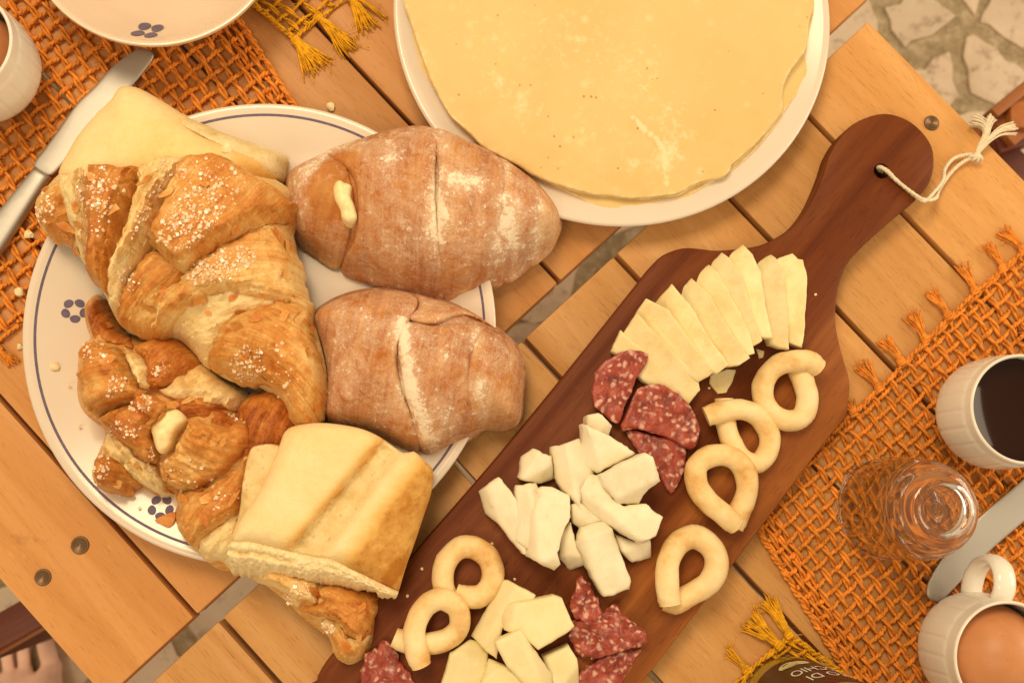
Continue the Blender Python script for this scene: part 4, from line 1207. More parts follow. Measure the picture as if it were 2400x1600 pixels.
# big croissant on top
c1 = FV((62, 450), (90, 415), (125, 380), (180, 362), (260, 368), (330, 345), (420, 335), (490, 330), (560, 365), (665, 428), (648, 500), (675, 590), (700, 680), (735, 800), (745, 880), (722, 960), (700, 987), (665, 972), (640, 930), (590, 885), (520, 870), (465, 835), (400, 775), (340, 775), (265, 742), (218, 655), (150, 560), (100, 535), (70, 500))
L1 = [
    lay(Zc((25, 610), (120, 500), (250, 370), (300, 340), (430, 420), (440, 700), (370, 905), (240, 905), (110, 840), (60, 740)), t=.003, tone=.52, pale=.2, flow=.4, ridge=.001),
    lay(Zc((275, 330), (380, 260), (490, 195), (570, 185), (560, 400), (570, 700), (560, 900), (455, 1210), (430, 1080), (385, 900), (375, 720), (330, 560)), t=.006, tone=.20, pale=.2, flow=1.5, ridge=.0011, fq=300),
    lay(FV((600, 705), (660, 690), (705, 700), (712, 760), (738, 840), (745, 900), (726, 962), (700, 987), (668, 974), (648, 945), (635, 900), (600, 880), (550, 880), (500, 852), (463, 832), (490, 785), (525, 740)), t=.006, tone=.52, pale=.25, arc=FV((470, 1050))[0], ridge=.0012, fq=280, bulge=.005, zf=.5),
    lay(FV((335, 772), (380, 715), (470, 672), (570, 660), (650, 680), (706, 722), (640, 712), (560, 722), (515, 765), (490, 800), (463, 842), (428, 792), (400, 768), (370, 765)), t=.002, tone=.02, pale=.1, flow=.45, ridge=.0014, fq=200, zf=.5),
    lay(FV((268, 655), (300, 620), (345, 575), (400, 590), (440, 610), (380, 680), (335, 765), (262, 745), (240, 690)), t=.005, tone=.50, pale=.25, flow=.8, ridge=.0009),
    lay(FV((410, 630), (500, 560), (580, 510), (652, 475), (657, 520), (677, 580), (692, 640), (704, 700), (650, 688), (560, 672), (480, 678), (405, 708), (342, 768), (322, 748), (350, 680)), t=.008, tone=.44, pale=.34, arc=FV((640, 1010))[0], ridge=.0011, fq=280),
    lay(Zc((490, 185), (560, 158), (820, 188), (1028, 215), (1020, 420), (910, 640), (840, 900), (770, 1100), (700, 1300), (645, 1385), (570, 1300), (450, 1215), (440, 1100), (520, 900), (550, 650), (525, 420)), t=.010, tone=.64, pale=.22, flow=1.4, ridge=.0005, bulge=.003),
    lay(Zc((1020, 205), (1130, 170), (1200, 108), (1420, 108), (1580, 108), (1500, 300), (1350, 500), (1270, 650), (1200, 850), (1080, 1050), (970, 1180), (890, 1320), (835, 1500), (700, 1565), (668, 1380), (760, 1100), (870, 900), (975, 640), (1015, 420)), t=.012, tone=.34, pale=.35, flow=1.15, ridge=.0012, fq=300, bulge=.002, palew=.006),
    lay(FV((405, 352), (450, 335), (500, 330), (560, 368), (620, 400), (667, 429), (640, 470), (600, 490), (540, 530), (480, 570), (440, 600), (400, 612), (350, 565), (332, 540), (360, 470), (388, 390)), t=.015, tone=.56, pale=.26, flow=.9, ridge=.0005, bulge=.004),
]
cr1, ob1 = pastry('croissant', 'largest croissant, heavily sugared, lying across the pile on the plate', 'croissant', c1, 0.030, 0.036, L1, M_CROISS, core_tone=.15)
sprinkle(cr1, ob1, [(*FV((510, 610))[0], 85, 36, -.35, 150), (*FV((440, 500))[0], 100, 55, -.8, 190), (*FV((480, 420))[0], 90, 60, .3, 60), (*FV((230, 430))[0], 60, 50, .3, 70), (*FV((225, 480))[0], 30, 70, 0, 30), (*FV((95, 480))[0], 30, 40, .3, 60), (*FV((340, 470))[0], 14, 90, .45, 46), (*FV((570, 835))[0], 44, 44, .2, 80), (*FV((295, 640))[0], 26, 30, -.6, 24), (*FV((390, 390))[0], 40, 26, 0, 14), (*FV((640, 830))[0], 50, 90, 0, 22)], seed=8, zguess=.075)
flakes(cr1, ob1, [(*FV((420, 560))[0], 260, 190, 16), (*FV((640, 820))[0], 90, 140, 10), (*FV((180, 480))[0], 110, 110, 10), (*FV((520, 720))[0], 160, 50, 8)], 4, .075)
flakes(cr2, ob2, [(*Ze((700, 900))[0], 170, 150, 22), (*Zf((900, 500))[0], 180, 100, 16)], 5, .055)
flakes(cr3, ob3, [(*Zf((1300, 1000))[0], 80, 80, 8), (*Zg((1500, 700))[0], 90, 90, 8)], 6, .04)
# ------------------------------------------------------------------ floured buns
def flour_fn(lines, base, holes=()):
    LN = [(W([a], .05)[0], W([b], .05)[0], w, s) for a, b, w, s in lines]
    HL = [(W([a], .05)[0], r) for a, r in holes]
    def f(co):
        P = co[:, :2]; v = np.full(len(P), base) + .16 * fbm(P[:, 0] * 30, P[:, 1] * 30, 4, 3)
        for a, b, w, s in LN:
            ab = b - a; t = np.clip(((P - a) @ ab) / (ab @ ab), 0, 1)
            d = np.linalg.norm(P - a - t[:, None] * ab, axis=1) + .0015 * fbm(P[:, 0] * 150, P[:, 1] * 150, 8, 3)
            v = np.maximum(v, v + s * np.exp(-(d / w) ** 2))
        for c, r in HL:
            v = v - .6 * np.exp(-(np.linalg.norm(P - c, axis=1) / r) ** 4)
        return v
    return f
n1 = FV((650, 392), (690, 360), (760, 330), (840, 298), (920, 277), (980, 276), (1040, 292), (1110, 324), (1180, 362), (1240, 408), (1285, 462), (1297, 502), (1278, 550), (1230, 582), (1150, 625), (1080, 655), (1000, 666), (930, 652), (850, 626), (770, 592), (700, 556), (662, 522), (648, 450))
LB1 = [
    lay(FV((650, 392), (700, 356), (770, 326), (800, 400), (815, 470), (800, 540), (760, 588), (700, 556), (660, 520), (648, 450)), t=.000, tone=.52, pale=.1, flow=1.2, bulge=.003, ridge=.0003),
    lay(FV((745, 335), (840, 298), (920, 277), (985, 277), (1010, 300), (1000, 400), (1005, 520), (1020, 662), (930, 652), (850, 626), (770, 592), (812, 540), (822, 470), (805, 400)), t=.0045, tone=.60, pale=.12, flow=1.5, bulge=.003, ridge=.0002),
    lay(FV((1000, 280), (1060, 300), (1150, 345), (1160, 420), (1150, 520), (1170, 615), (1080, 655), (1015, 664), (1003, 540), (1005, 400)), t=.0040, tone=.62, pale=.12, flow=1.5, bulge=.003, ridge=.0002),
    lay(FV((1150, 345), (1200, 372), (1245, 412), (1240, 480), (1232, 580), (1160, 620), (1140, 520), (1150, 420)), t=.0015, tone=.60, pale=.1, flow=1.5, bulge=.002, ridge=.0004),
    lay(FV((1238, 408), (1285, 462), (1297, 502), (1278, 550), (1228, 582), (1222, 520), (1232, 460)), t=.000, tone=.42, pale=.1, flow=1.5, bulge=.002, ridge=.0005),
]
fl1 = flour_fn([(FV((1010, 300))[0], FV((1000, 620))[0], .0045, .20), (FV((1165, 360))[0], FV((1140, 600))[0], .004, .18), (FV((1040, 425))[0], FV((1090, 440))[0], .006, .42), (FV((905, 345))[0], FV((900, 390))[0], .006, .28), (FV((1170, 500))[0], FV((1180, 560))[0], .006, .28), (FV((1000, 450))[0], FV((1010, 560))[0], .004, .3), (FV((760, 340))[0], FV((700, 400))[0], .010, .26), (FV((810, 320))[0], FV((740, 350))[0], .012, .18), (FV((1240, 430))[0], FV((1235, 560))[0], .003, .22), (FV((680, 440))[0], FV((700, 480))[0], .010, .16)], 0.015, [(FV((765, 450))[0], .016), (FV((790, 390))[0], .011)])
bn1, obn1 = pastry('floured_bun', 'flour-dusted brown bun with a hole showing custard, beside the crepes', 'bun', n1, 0.012, 0.052, LB1, M_BUN, lam=False, core_tone=.55, flour=fl1, zfrac=.35, blur=10)
hf('custard', resample(W(FV((764, 424), (776, 410), (792, 416), (808, 424), (806, 448), (814, 470), (818, 497), (800, 510), (784, 500), (780, 478), (768, 455)), .066), .002, True), .0015, lambda P, d: .0620 + .0050 * edge_round(d, .004) + .0022 * fbm(P[:, 0] * 170, P[:, 1] * 170, 3, 3) + .0013 * fbm(P[:, 0] * 420, P[:, 1] * 420, 6, 3), .03, M_CREAM, bn1, (.0006,))
n2 = FV((708, 722), (738, 690), (790, 665), (850, 653), (920, 656), (990, 672), (1050, 690), (1110, 720), (1160, 755), (1195, 792), (1211, 850), (1206, 920), (1200, 966), (1170, 982), (1120, 980), (1080, 1000), (1030, 1021), (980, 1041), (940, 1030), (880, 1002), (840, 982), (745, 965), (738, 900), (742, 850), (726, 780))
LB2 = [
    lay(FV((708, 722), (738, 690), (790, 665), (850, 653), (935, 658), (960, 690), (940, 740), (915, 800), (920, 880), (960, 1000), (950, 1034), (880, 1002), (840, 982), (745, 965), (738, 900), (742, 850), (726, 780)), t=.004, tone=.58, pale=.12, flow=1.4, bulge=.003, ridge=.0002),
    lay(FV((952, 662), (1000, 675), (1060, 693), (1110, 720), (1150, 750), (1070, 715), (1000, 745), (940, 735), (962, 700)), t=.003, tone=.46, pale=.15, flow=.4, bulge=.003, ridge=.0004),
    lay(FV((930, 742), (1000, 750), (1075, 740), (1120, 745), (1090, 800), (1075, 880), (1095, 995), (1030, 1021), (980, 1041), (955, 1000), (925, 880), (915, 800)), t=.0035, tone=.62, pale=.15, flow=1.4, bulge=.003, ridge=.0003),
    lay(FV((1080, 728), (1160, 755), (1195, 792), (1211, 850), (1206, 920), (1200, 966), (1170, 982), (1120, 980), (1085, 998), (1065, 900), (1080, 800)), t=.001, tone=.60, pale=.1, flow=1.4, bulge=.003, ridge=.0003),
]
fl2 = flour_fn([(FV((922, 750))[0], FV((940, 900))[0], .0042, .55), (FV((940, 890))[0], FV((985, 1010))[0], .0050, .50), (FV((1095, 750))[0], FV((1085, 800))[0], .003, .25), (FV((1105, 885))[0], FV((1110, 940))[0], .005, .30), (FV((1020, 950))[0], FV((1030, 980))[0], .008, .22), (FV((760, 800))[0], FV((820, 860))[0], .02, .06)], 0.0)
bn2, obn2 = pastry('floured_bun', 'flour-dusted brown bun with a cracked top, below the other bun', 'bun', n2, 0.012, 0.048, LB2, M_BUN, lam=False, core_tone=.78, flour=fl2, zfrac=.35, blur=10)

# ------------------------------------------------------------------ lower bread piece and bread slice
sl = hf('bread_slice', resample(W(Zb((320, 250), (400, 170), (620, 190), (700, 500), (500, 900), (300, 1080), (170, 1040), (230, 800), (270, 500)), .050), .0025, True), .0018,
   lambda P, d: .049 + .002 * edge_round(d, .0015) + .0016 * fbm(P[:, 0] * 170, P[:, 1] * 170, 3, 4), .030, M_CRUMB, None, (.0006,), tone=lambda P, d: .55 + .5 * fbm(P[:, 0] * 100, P[:, 1] * 100, 9, 4))
tag(sl, 'narrow crumbly bread slice tucked against the left side of the scored bread', 'bread')
top_edge = [(160, 1062), (350, 1062), (620, 1130), (900, 1200), (1080, 1222), (1300, 1330), (1500, 1440), (1690, 1545)]
b2o = Zb((640, 40), (750, -20), (1000, -40), (1320, 5), (1530, 90), (1740, 235), (1840, 222), (1960, 330), (2018, 400), (2002, 600), (1930, 820), (1840, 1090), (1770, 1280), (1700, 1510)) + Zb(*top_edge[::-1]) + Zb((180, 1000), (240, 850), (430, 560), (580, 200))
ZT = 0.062
B2 = W(b2o, ZT - .004)
br2 = tag(empty('bread_piece', (*B2.mean(0), 0.02)), 'pale bread chunk with a scored groove, cut face towards the lower left', 'bread')
gA, gB = W(Zb((1510, 110), (650, 1115)), ZT), W(Zb((1750, 250), (1040, 1205)), ZT)
def groove(P):
    def side(l): 
        t = unit(l[1] - l[0]); return (P - l[0]) @ np.array([-t[1], t[0]])
    a, b = side(gA), side(gB)
    return a, b
sgnA = np.sign(groove(W(Zb((1300, 700)), ZT))[0][0]); 
def sst(x): x = np.clip(x, 0, 1); return x * x * (3 - 2 * x)
def b2top(P, d):
    a, b = groove(P); a = a * sgnA; b = -b * sgnA
    wob = .0012 * fbm(P[:, 0] * 60, P[:, 1] * 60, 21, 2)
    g = sst((a + wob + .001) / .006) * sst((b + wob + .003) / .012)
    left = np.exp(-((a + .020) / .020) ** 2); right = np.exp(-((b + .010) / .012) ** 2)
    z = ZT - .010 + .010 * edge_round(d, .010) + .0035 * left + .003 * right - .009 * g * np.clip(d / .004, 0.3, 1)
    z = z - .016 * np.clip((-b - .010) / .035, 0, 1) ** 1.4 - .006 * np.clip((-a - .030) / .03, 0, 1) ** 1.5
    z = z + .0010 * fbm(P[:, 0] * 45, P[:, 1] * 45, 4, 3) + .0016 * g * fbm(P[:, 0] * 170, P[:, 1] * 170, 7, 4)
    return z
def b2tone(P, d):
    a, b = groove(P); a = a * sgnA; b = -b * sgnA
    t = .18 + .10 * fbm(P[:, 0] * 25, P[:, 1] * 25, 5, 3)
    t = t + .42 * np.exp(-((a - .001) / .0040) ** 2)  # shading along the groove's left wall, painted into the tone
    t = t + sst(a / .004) * sst(b / .004) * (.34 + .45 * fbm(P[:, 0] * 120, P[:, 1] * 120, 6, 4))
    t = t + .72 * np.clip((-b - .002) / .012, 0, 1) - .1 * np.exp(-((b) / .004) ** 2)
    cw = W(Zb((1640, 1380)), ZT)[0]; ax = unit(W(Zb((1700, 1270)), ZT)[0] - W(Zb((1540, 1490)), ZT)[0])
    q = P - cw; u = q @ ax; w = q @ np.array([-ax[1], ax[0]])
    return t + .5 * np.exp(-(u / .010) ** 2 - (w / .0028) ** 2)
hf('crust', resample(B2, .0028, True), .0021, b2top, lambda q: np.full(len(q), ZT - .028), [M_BREAD, M_CRUMB], br2, (.0007, .002, .004), tone=b2tone)
b2o_ = br2.children[-1]; ctr_ = np.array([p.center[:2] for p in b2o_.data.polygons])
ga_, gb_ = groove(ctr_); ga_, gb_ = ga_ * sgnA, -gb_ * sgnA
b2o_.data.polygons.foreach_set('material_index', ((ga_ + .002 * fbm(ctr_[:, 0] * 90, ctr_[:, 1] * 90, 5, 3) > .0030) & (gb_ + .0025 * fbm(ctr_[:, 0] * 90, ctr_[:, 1] * 90, 6, 3) > .0030)).astype(int))
# cut crumb face: a slab that slopes from the crust edge down to the base
te = resample(W(Zb(*top_edge), ZT - .004), .0016, True, False)
be_px = Zb((128, 1285), (160, 1350), (260, 1382), (430, 1395), (650, 1398), (800, 1440), (1000, 1462), (1200, 1490), (1440, 1522), (1540, 1570), (1660, 1580), (1700, 1530))
be = resample(W(be_px, ZT - .028), .0016, True, False)
nn = 220; ii = np.linspace(0, 1, nn)
def pick(c, t): return np.stack([np.interp(t, np.linspace(0, 1, len(c)), c[:, k]) for k in range(2)], 1)
T_, B_ = pick(te, ii), pick(be, ii)
T_ = T_ - unit((B_ - T_).mean(0)) * .0006
Tz = b2top(T_ * 1.0, np.full(nn, .0006)) - .0006; V = []; T3 = []
rows = 28
for r in range(rows + 1):
    f = r / rows
    Q = T_ * (1 - f) + B_ * f
    out = unit(np.array((B_ - T_).mean(0)))
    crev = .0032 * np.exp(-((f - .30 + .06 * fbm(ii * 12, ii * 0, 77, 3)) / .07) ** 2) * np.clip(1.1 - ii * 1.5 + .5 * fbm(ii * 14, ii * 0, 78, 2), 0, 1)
    nz = .0015 * fbm(ii * 60, np.full(nn, f * 13), 12, 4) * (1 if 0 < r < rows else .0)
    rag = (.0012 * fbm(ii * 45, np.zeros(nn), 14, 3)) * (f ** 2) * 1.8
    zz = Tz * (1 - f) + (ZT - .030) * f + .010 * math.sin(f * math.pi) ** .8 - crev + nz
    for k in range(nn):
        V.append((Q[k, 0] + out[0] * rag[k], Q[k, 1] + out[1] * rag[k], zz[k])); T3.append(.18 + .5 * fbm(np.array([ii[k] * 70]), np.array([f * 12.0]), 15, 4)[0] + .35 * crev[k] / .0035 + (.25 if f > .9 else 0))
Fc = [[r * nn + k, (r + 1) * nn + k, (r + 1) * nn + k + 1, r * nn + k + 1] for r in range(rows) for k in range(nn - 1)]
base = len(V)
for k in range(nn): V.append((B_[k, 0] * .985 + T_[k, 0] * .015, B_[k, 1] * .985 + T_[k, 1] * .015, ZT - .042)); T3.append(.5)
Fc += [[rows * nn + k, base + k, base + k + 1, rows * nn + k + 1] for k in range(nn - 1)]
link('crumb', mesh('crumb', V, Fc, True, 70, T3), M_CRUMB, br2)
# ------------------------------------------------------------------ cutting board
BZ0, BZ = 0.0042, 0.0215
board_px = Z5((2030, 370), (2100, 280), (2190, 195), (2323, 147)) + Z6((120, 150), (250, 162), (480, 138), (600, 97), (750, 0)) + Z3((860, 1400), (950, 1200), (1000, 1050), (1080, 920), (1200, 820), (1380, 768), (1550, 820), (1680, 950), (1718, 1080), (1690, 1230), (1580, 1370), (1400, 1520)) + Z6((1150, 220), (1070, 400), (1048, 560), (1052, 700), (1100, 900), (1142, 1050), (1134, 1180), (1108, 1300)) + [(1917, 1060), (1720, 1322), (1600, 1479), (1500, 1608), (1380, 1770), (1340, 1790), (1290, 1780), (760, 1640), (742, 1600), (754, 1565), (800, 1507), (972, 1294), (1165, 1070), (1317, 885)]
Bd = ccw(resample(W(board_px, BZ), .0045, True))
hole_c = W([(2066, 401)], BZ)[0]; HR = 0.0052
board = tag(empty('cutting_board', (*Bd.mean(0), BZ0)), 'dark reddish wooden cutting board with a round-ended handle', 'cutting board')
n = len(Bd)
tg = np.roll(Bd, -1, 0) - np.roll(Bd, 1, 0); nr = np.stack([-tg[:, 1], tg[:, 0]], 1); nr /= np.linalg.norm(nr, axis=1, keepdims=True)
prof = [(0.002, BZ0), (0.0, BZ0 + .002), (0.0, BZ - .0022), (0.0007, BZ - .0007), (0.0022, BZ)]
V = []
for ins, z in prof: V += [(a[0], a[1], z) for a in (Bd + nr * ins)]
Fc = []
for r in range(len(prof) - 1):
    for k in range(n):
        q = (k + 1) % n; Fc.append([r * n + k, r * n + q, (r + 1) * n + q, (r + 1) * n + k])
hs = 28; hb0 = len(V)
for z, rr in ((BZ0, HR), (BZ, HR)):
    V += [(hole_c[0] + rr * math.cos(2 * math.pi * k / hs), hole_c[1] + rr * math.sin(2 * math.pi * k / hs), z) for k in range(hs)]
Fc += [[hb0 + k, hb0 + hs + k, hb0 + hs + (k + 1) % hs, hb0 + (k + 1) % hs] for k in range(hs)]
me = mesh('body', V, Fc, True, 40)
bm = bmesh.new(); bm.from_mesh(me); bm.verts.ensure_lookup_table()
for row, hrow in ((4, hb0 + hs), (0, hb0)):
    es = []
    for k in range(n):
        e = bm.edges.get((bm.verts[row * n + k], bm.verts[row * n + (k + 1) % n])); es.append(e)
    for k in range(hs):
        es.append(bm.edges.get((bm.verts[hrow + k], bm.verts[hrow + (k + 1) % hs])))
    bmesh.ops.triangle_fill(bm, use_beauty=True, edges=es)
bmesh.ops.recalc_face_normals(bm, faces=bm.faces[:])
bm.to_mesh(me); bm.free()
# align grain with the board
BA = math.atan2(*(W([(1499, 657)], BZ)[0] - W([(972, 1294)], BZ)[0])[::-1])
me.transform(Matrix.Rotation(-BA, 4, 'Z') @ Matrix.Translation((-Bd.mean(0)[0], -Bd.mean(0)[1], 0)))
me.polygons.foreach_set('use_smooth', [True] * len(me.polygons)); me.set_sharp_from_angle(angle=math.radians(35))
bo = bpy.data.objects.new('body', me); COL.objects.link(bo); me.materials.append(M_BOARD)
bo.parent = board; bo.location = (0, 0, -BZ0); bo.rotation_euler = (0, 0, BA)

# twine loop
tw = tag(empty('twine_loop', (*hole_c, BZ)), 'knotted off-white twine loop through the board handle hole', 'twine')
def pathpx(px, zs, sp=.0012):
    P = np.concatenate([W([p], z) for p, z in zip(px, zs)]); P = np.c_[P, zs]
    return resample(P, sp, True, False)
s1 = pathpx(Z3((1345, 1165), (1330, 1140), (1370, 1150), (1450, 1225), (1560, 1310), (1640, 1358), (1720, 1350), (1745, 1290), (1830, 1170), (1920, 1095), (1985, 1075)), [.012, .020, .0262, .0245, .0245, .0240, .016, .007, .004, .005, .006])
s2 = pathpx(Z3((1365, 1175), (1360, 1155), (1390, 1160), (1470, 1240), (1570, 1325), (1640, 1368), (1690, 1330), (1770, 1230), (1785, 1150), (1850, 1075), (1960, 1050), (1990, 1062)), [.010, .018, .0245, .0235, .0235, .0235, .016, .008, .006, .005, .005, .006])
for s_, nm in ((s1, 'cord'), (s2, 'cord')):
    a, b = cord(s_, .0012, .0055, 0, 3, .6)
    V, Fc = tubes(a, b, 6); link(nm, mesh(nm, V, Fc), M_TWINE, tw)
kn = W3(Z3((1985, 1068))[0], .006)
ps, rd = [], []
for k in range(4):
    ph = k * .8; ang = np.linspace(0, 2 * math.pi, 14)
    ps.append([(kn.x + .0030 * math.cos(x) * math.cos(ph) + .0008 * k, kn.y + .0030 * math.cos(x) * math.sin(ph), kn.z + .0024 * math.sin(x)) for x in ang]); rd.append(.0013)
V, Fc = tubes(ps, rd, 6); link('knot', mesh('knot', V, Fc), M_TWINE, tw)
rs = np.random.RandomState(4); ps, rd = [], []
for path, sp in ((Z3((1990, 1060), (2030, 980), (2070, 900), (2040, 840), (1960, 815)), .0042), (Z3((1995, 1060), (2050, 990), (2110, 930), (2170, 890), (2265, 875)), .0042), (Z3((1990, 1060), (2035, 980), (2075, 890), (2090, 830), (2110, 800)), .0030)):
    for k in range(26):
        u, v_ = rs.uniform(-1, 1), rs.uniform(-1, 1); e = rs.uniform(.86, 1.06)
        zz = [.006, .008, .010, .008, .006]
        P = np.concatenate([W([p], z) for p, z in zip(path, zz)])
        d = np.gradient(P, axis=0); d /= np.linalg.norm(d, axis=1, keepdims=True); nn2 = np.stack([-d[:, 1], d[:, 0]], 1)
        f = np.array([.15, .30, .45, .75, 1.1]) * sp
        Q = np.c_[P + nn2 * (f * u)[:, None], np.array(zz) + f * v_ * .6]
        Q[-1, :2] = Q[-2, :2] + (Q[-1, :2] - Q[-2, :2]) * e
        ps.append(resample(Q, .003, True, False)); rd.append(.00042)
V, Fc = tubes(ps, rd, 5); link('frayed_end', mesh('frayed_end', V, Fc), M_TWINE, tw)

# ------------------------------------------------------------------ cheese
def piece(name, label, cat, px, z0, th, mat, tilt=(0, 0), bev=.0012, rag=.0004, group=None, smooth=False, res=.004, dome=0.0, rough=.0004, seed=None, facets=()):
    seed = seed if seed is not None else (len(label) * 7 + int(px[0][0])) % 997
    zt_ = z0 + th
    poly = resample(W(px, zt_), .0022, smooth)
    k = np.arange(len(poly))
    poly = poly + rag * np.stack([fbm(k * .5, k * 0, seed), fbm(k * .5, k * 0 + 31, seed)], 1)
    c = poly.mean(0); tl = np.array(tilt)
    FC = []
    for an, fr, sl in facets:
        u = np.array([math.cos(math.radians(an)), math.sin(math.radians(an))]); pr = (poly - c) @ u
        FC.append((u, pr.min() + fr * (pr.max() - pr.min()), sl))
    def cut(P):
        z = np.zeros(len(P))
        for u, o_, sl in FC: z = np.minimum(z, -sl * ((P - c) @ u - o_ + .0008 * fbm(P[:, 0] * 90, P[:, 1] * 90, seed + 3, 2)))
        return np.maximum(z, -th * .85)
    def top(P, d):
        return zt_ + cut(P) + (P - c) @ tl - bev * (1 - edge_round(d, bev * 1.3)) + rough * fbm(P[:, 0] * 110, P[:, 1] * 110, seed, 3) + dome * edge_round(d, .01)
    o = hf(name, poly, res, top, lambda q: np.maximum(BZ + .0002, z0 + (q - c) @ tl), mat, None, (bev * .35, bev * 1.1), tone=None, angle=48)
    return tag(o, label, cat, group)

G1 = 'fan of hard cheese slices'
fan = [
    (Z6((660, 210), (755, 178), (790, 215), (825, 225), (852, 350), (838, 560), (827, 700), (810, 832), (700, 790), (600, 600), (600, 300)), 'rightmost flat slice of the hard cheese fan, darker than the rest', 0),
    (Z6((515, 230), (630, 172), (665, 220), (706, 330), (702, 600), (696, 852), (640, 840), (575, 810), (500, 600), (480, 360)), 'second hard cheese slice from the right of the fan, pitted face', 1),
    (Z6((330, 180), (440, 103), (490, 180), (532, 310), (548, 560), (576, 778), (500, 770), (400, 600), (320, 330)), 'third hard cheese slice from the right, the one reaching highest', 2),
    (Z6((200, 240), (300, 155), (345, 210), (412, 330), (455, 600), (502, 795), (440, 840), (330, 600), (220, 380)), 'fourth hard cheese slice from the right of the fan', 3),
    (Z6((100, 330), (210, 232), (262, 300), (335, 480), (425, 740), (448, 885), (400, 900), (280, 660), (150, 440)), 'fifth hard cheese slice from the right of the fan', 4),
    (Z6((0, 420), (92, 328), (200, 470), (305, 720), (412, 912), (350, 962), (290, 964), (160, 750), (40, 520)), 'broad hard cheese slice in the middle of the fan', 5),
    (FV((1512, 690), (1548, 648), (1585, 700), (1625, 780), (1664, 842), (1640, 862), (1590, 830), (1550, 770)), 'hard cheese slice left of the fan middle with a pointed upper corner', 6),
    (FV((1455, 735), (1485, 683), (1532, 712), (1590, 795), (1635, 857), (1602, 878), (1550, 840), (1490, 780)), 'wide hard cheese slice third from the left of the fan', 7),
    (FV((1428, 772), (1460, 722), (1520, 785), (1600, 862), (1608, 895), (1582, 932), (1530, 880), (1470, 820)), 'hard cheese slice second from the left, partly under salami', 8),
    (FV((1405, 805), (1424, 760), (1470, 800), (1540, 870), (1592, 915), (1576, 932), (1490, 885)), 'leftmost hard cheese slice, mostly covered by salami', 9),
]
axis = unit(W([FV((1600, 800))[0]], .03)[0] - W([FV((1660, 700))[0]], .03)[0])
for k, (px, lab, i) in enumerate(fan):
    P = W(px, .03); c = P.mean(0)
    # each slice leans on its right-hand neighbour
    ctr = W([FV((1600, 900))[0]], .03)[0]
    rad = unit(c - ctr); tang = np.array([rad[1], -rad[0]])     # towards the right
    h = BZ + [0, .0030, .0056, .0070, .0080, .0084, .0080, .0072, .0056, .0028][k]
    piece('cheese_slice', lab, 'cheese', px, h, .0065, M_PEC, tuple(tang * 1.15 * [.06, .30, .44, .52, .56, .56, .54, .48, .40, .25][k]), .0009, .0005, G1, seed=k + 3, res=.0017, rough=.0004, facets=[(math.degrees(math.atan2(-tang[1], -tang[0])), .84, .40)] if k else [])
for k, (px, lab) in enumerate([(Z6((190, 1010), (300, 970), (365, 975), (340, 1060), (300, 1130), (240, 1140), (185, 1070)), 'broken flat chip of hard cheese below the fan'), (Z6((505, 830), (560, 850), (550, 895), (525, 900)), 'tiny sliver of hard cheese between fan and ring biscuit')]):
    piece('cheese_chip', lab, 'cheese', px, BZ, .002, M_PEC, (0, 0), .0005, .0004, seed=40 + k)

G2 = 'pile of soft cheese pieces'
soft = [
    (Z8((940, 265), (1070, 163), (1190, 310), (1230, 500), (1270, 690), (1230, 690), (1080, 500), (990, 420)), 'leftmost soft cheese slab of the pile, tapering downwards', .0002, .011, (.0, .1)),
    (FV((1200, 1045), (1225, 1030), (1268, 1048), (1277, 1100), (1232, 1112), (1193, 1097)), 'small torn soft cheese chunk at the upper left of the pile', .0002, .013, (0, 0)),
    (Z8((1190, 220), (1330, 205), (1380, 300), (1330, 480), (1300, 690), (1190, 600)), 'soft cheese slab in the pile, half hidden behind the tall slab', .003, .011, (.1, .0)),
    (FV((1268, 1025), (1335, 1006), (1365, 1085), (1335, 1120), (1335, 1170), (1285, 1110)), 'upright soft cheese stick near the top centre of the pile', .0002, .016, (.0, -.1)),
    (Z5((1675, 1285), (1750, 1270), (1855, 1350), (1840, 1420), (1740, 1410), (1668, 1350)), 'small soft cheese knob at the very top of the pile', .0002, .014, (0, 0)),
    (Z8((1490, 560), (1560, 470), (1585, 560), (1610, 640), (1660, 770), (1570, 812), (1495, 720)), 'curled soft cheese shaving at the bottom of the pile', .0002, .010, (0, .1)),
    (Z8((1860, 550), (2000, 600), (2110, 595), (2138, 722), (1990, 752), (1900, 660)), 'soft cheese chunk at the lower right of the pile by a ring biscuit', .0002, .010, (0, 0)),
    (FV((1335, 973), (1400, 1000), (1465, 1040), (1375, 1085), (1332, 1068), (1338, 1010)), 'wedge of soft cheese below the salami, upper part of the pile', .006, .013, (-.1, .0)),
    (Z8((1330, 250), (1380, 225), (1440, 235), (1558, 290), (1562, 430), (1505, 560), (1472, 680), (1492, 760), (1460, 802), (1380, 770), (1268, 712), (1268, 450), (1345, 300)), 'tall pale soft cheese slab at the front left of the pile', .006, .012, (.0, -.06)),
    (Z8((1565, 350), (1620, 335), (1770, 455), (1640, 525), (1590, 485)), 'small soft cheese lump wedged in the centre of the pile', .002, .012, (0, 0)),
    (Z8((1608, 210), (1690, 133), (1765, 160), (1845, 310), (1915, 362), (2070, 350), (2182, 440), (2130, 562), (2030, 617), (1850, 512), (1680, 402), (1618, 310)), 'long bent soft cheese stick lying across the pile', .007, .012, (.04, .0)),
    (Z8((1763, 150), (1920, 60), (2060, -2), (2112, 30), (2182, 190), (2072, 290), (2062, 352), (1900, 352), (1800, 230)), 'chunky soft cheese cube touching the salami', .008, .017, (.05, .05)),
    (Z8((1638, 510), (1790, 458), (1842, 520), (1905, 680), (1985, 880), (1982, 932), (1850, 985), (1790, 988), (1680, 790), (1608, 620)), 'rectangular soft cheese stick at the front of the pile', .003, .013, (-.05, .12)),
]
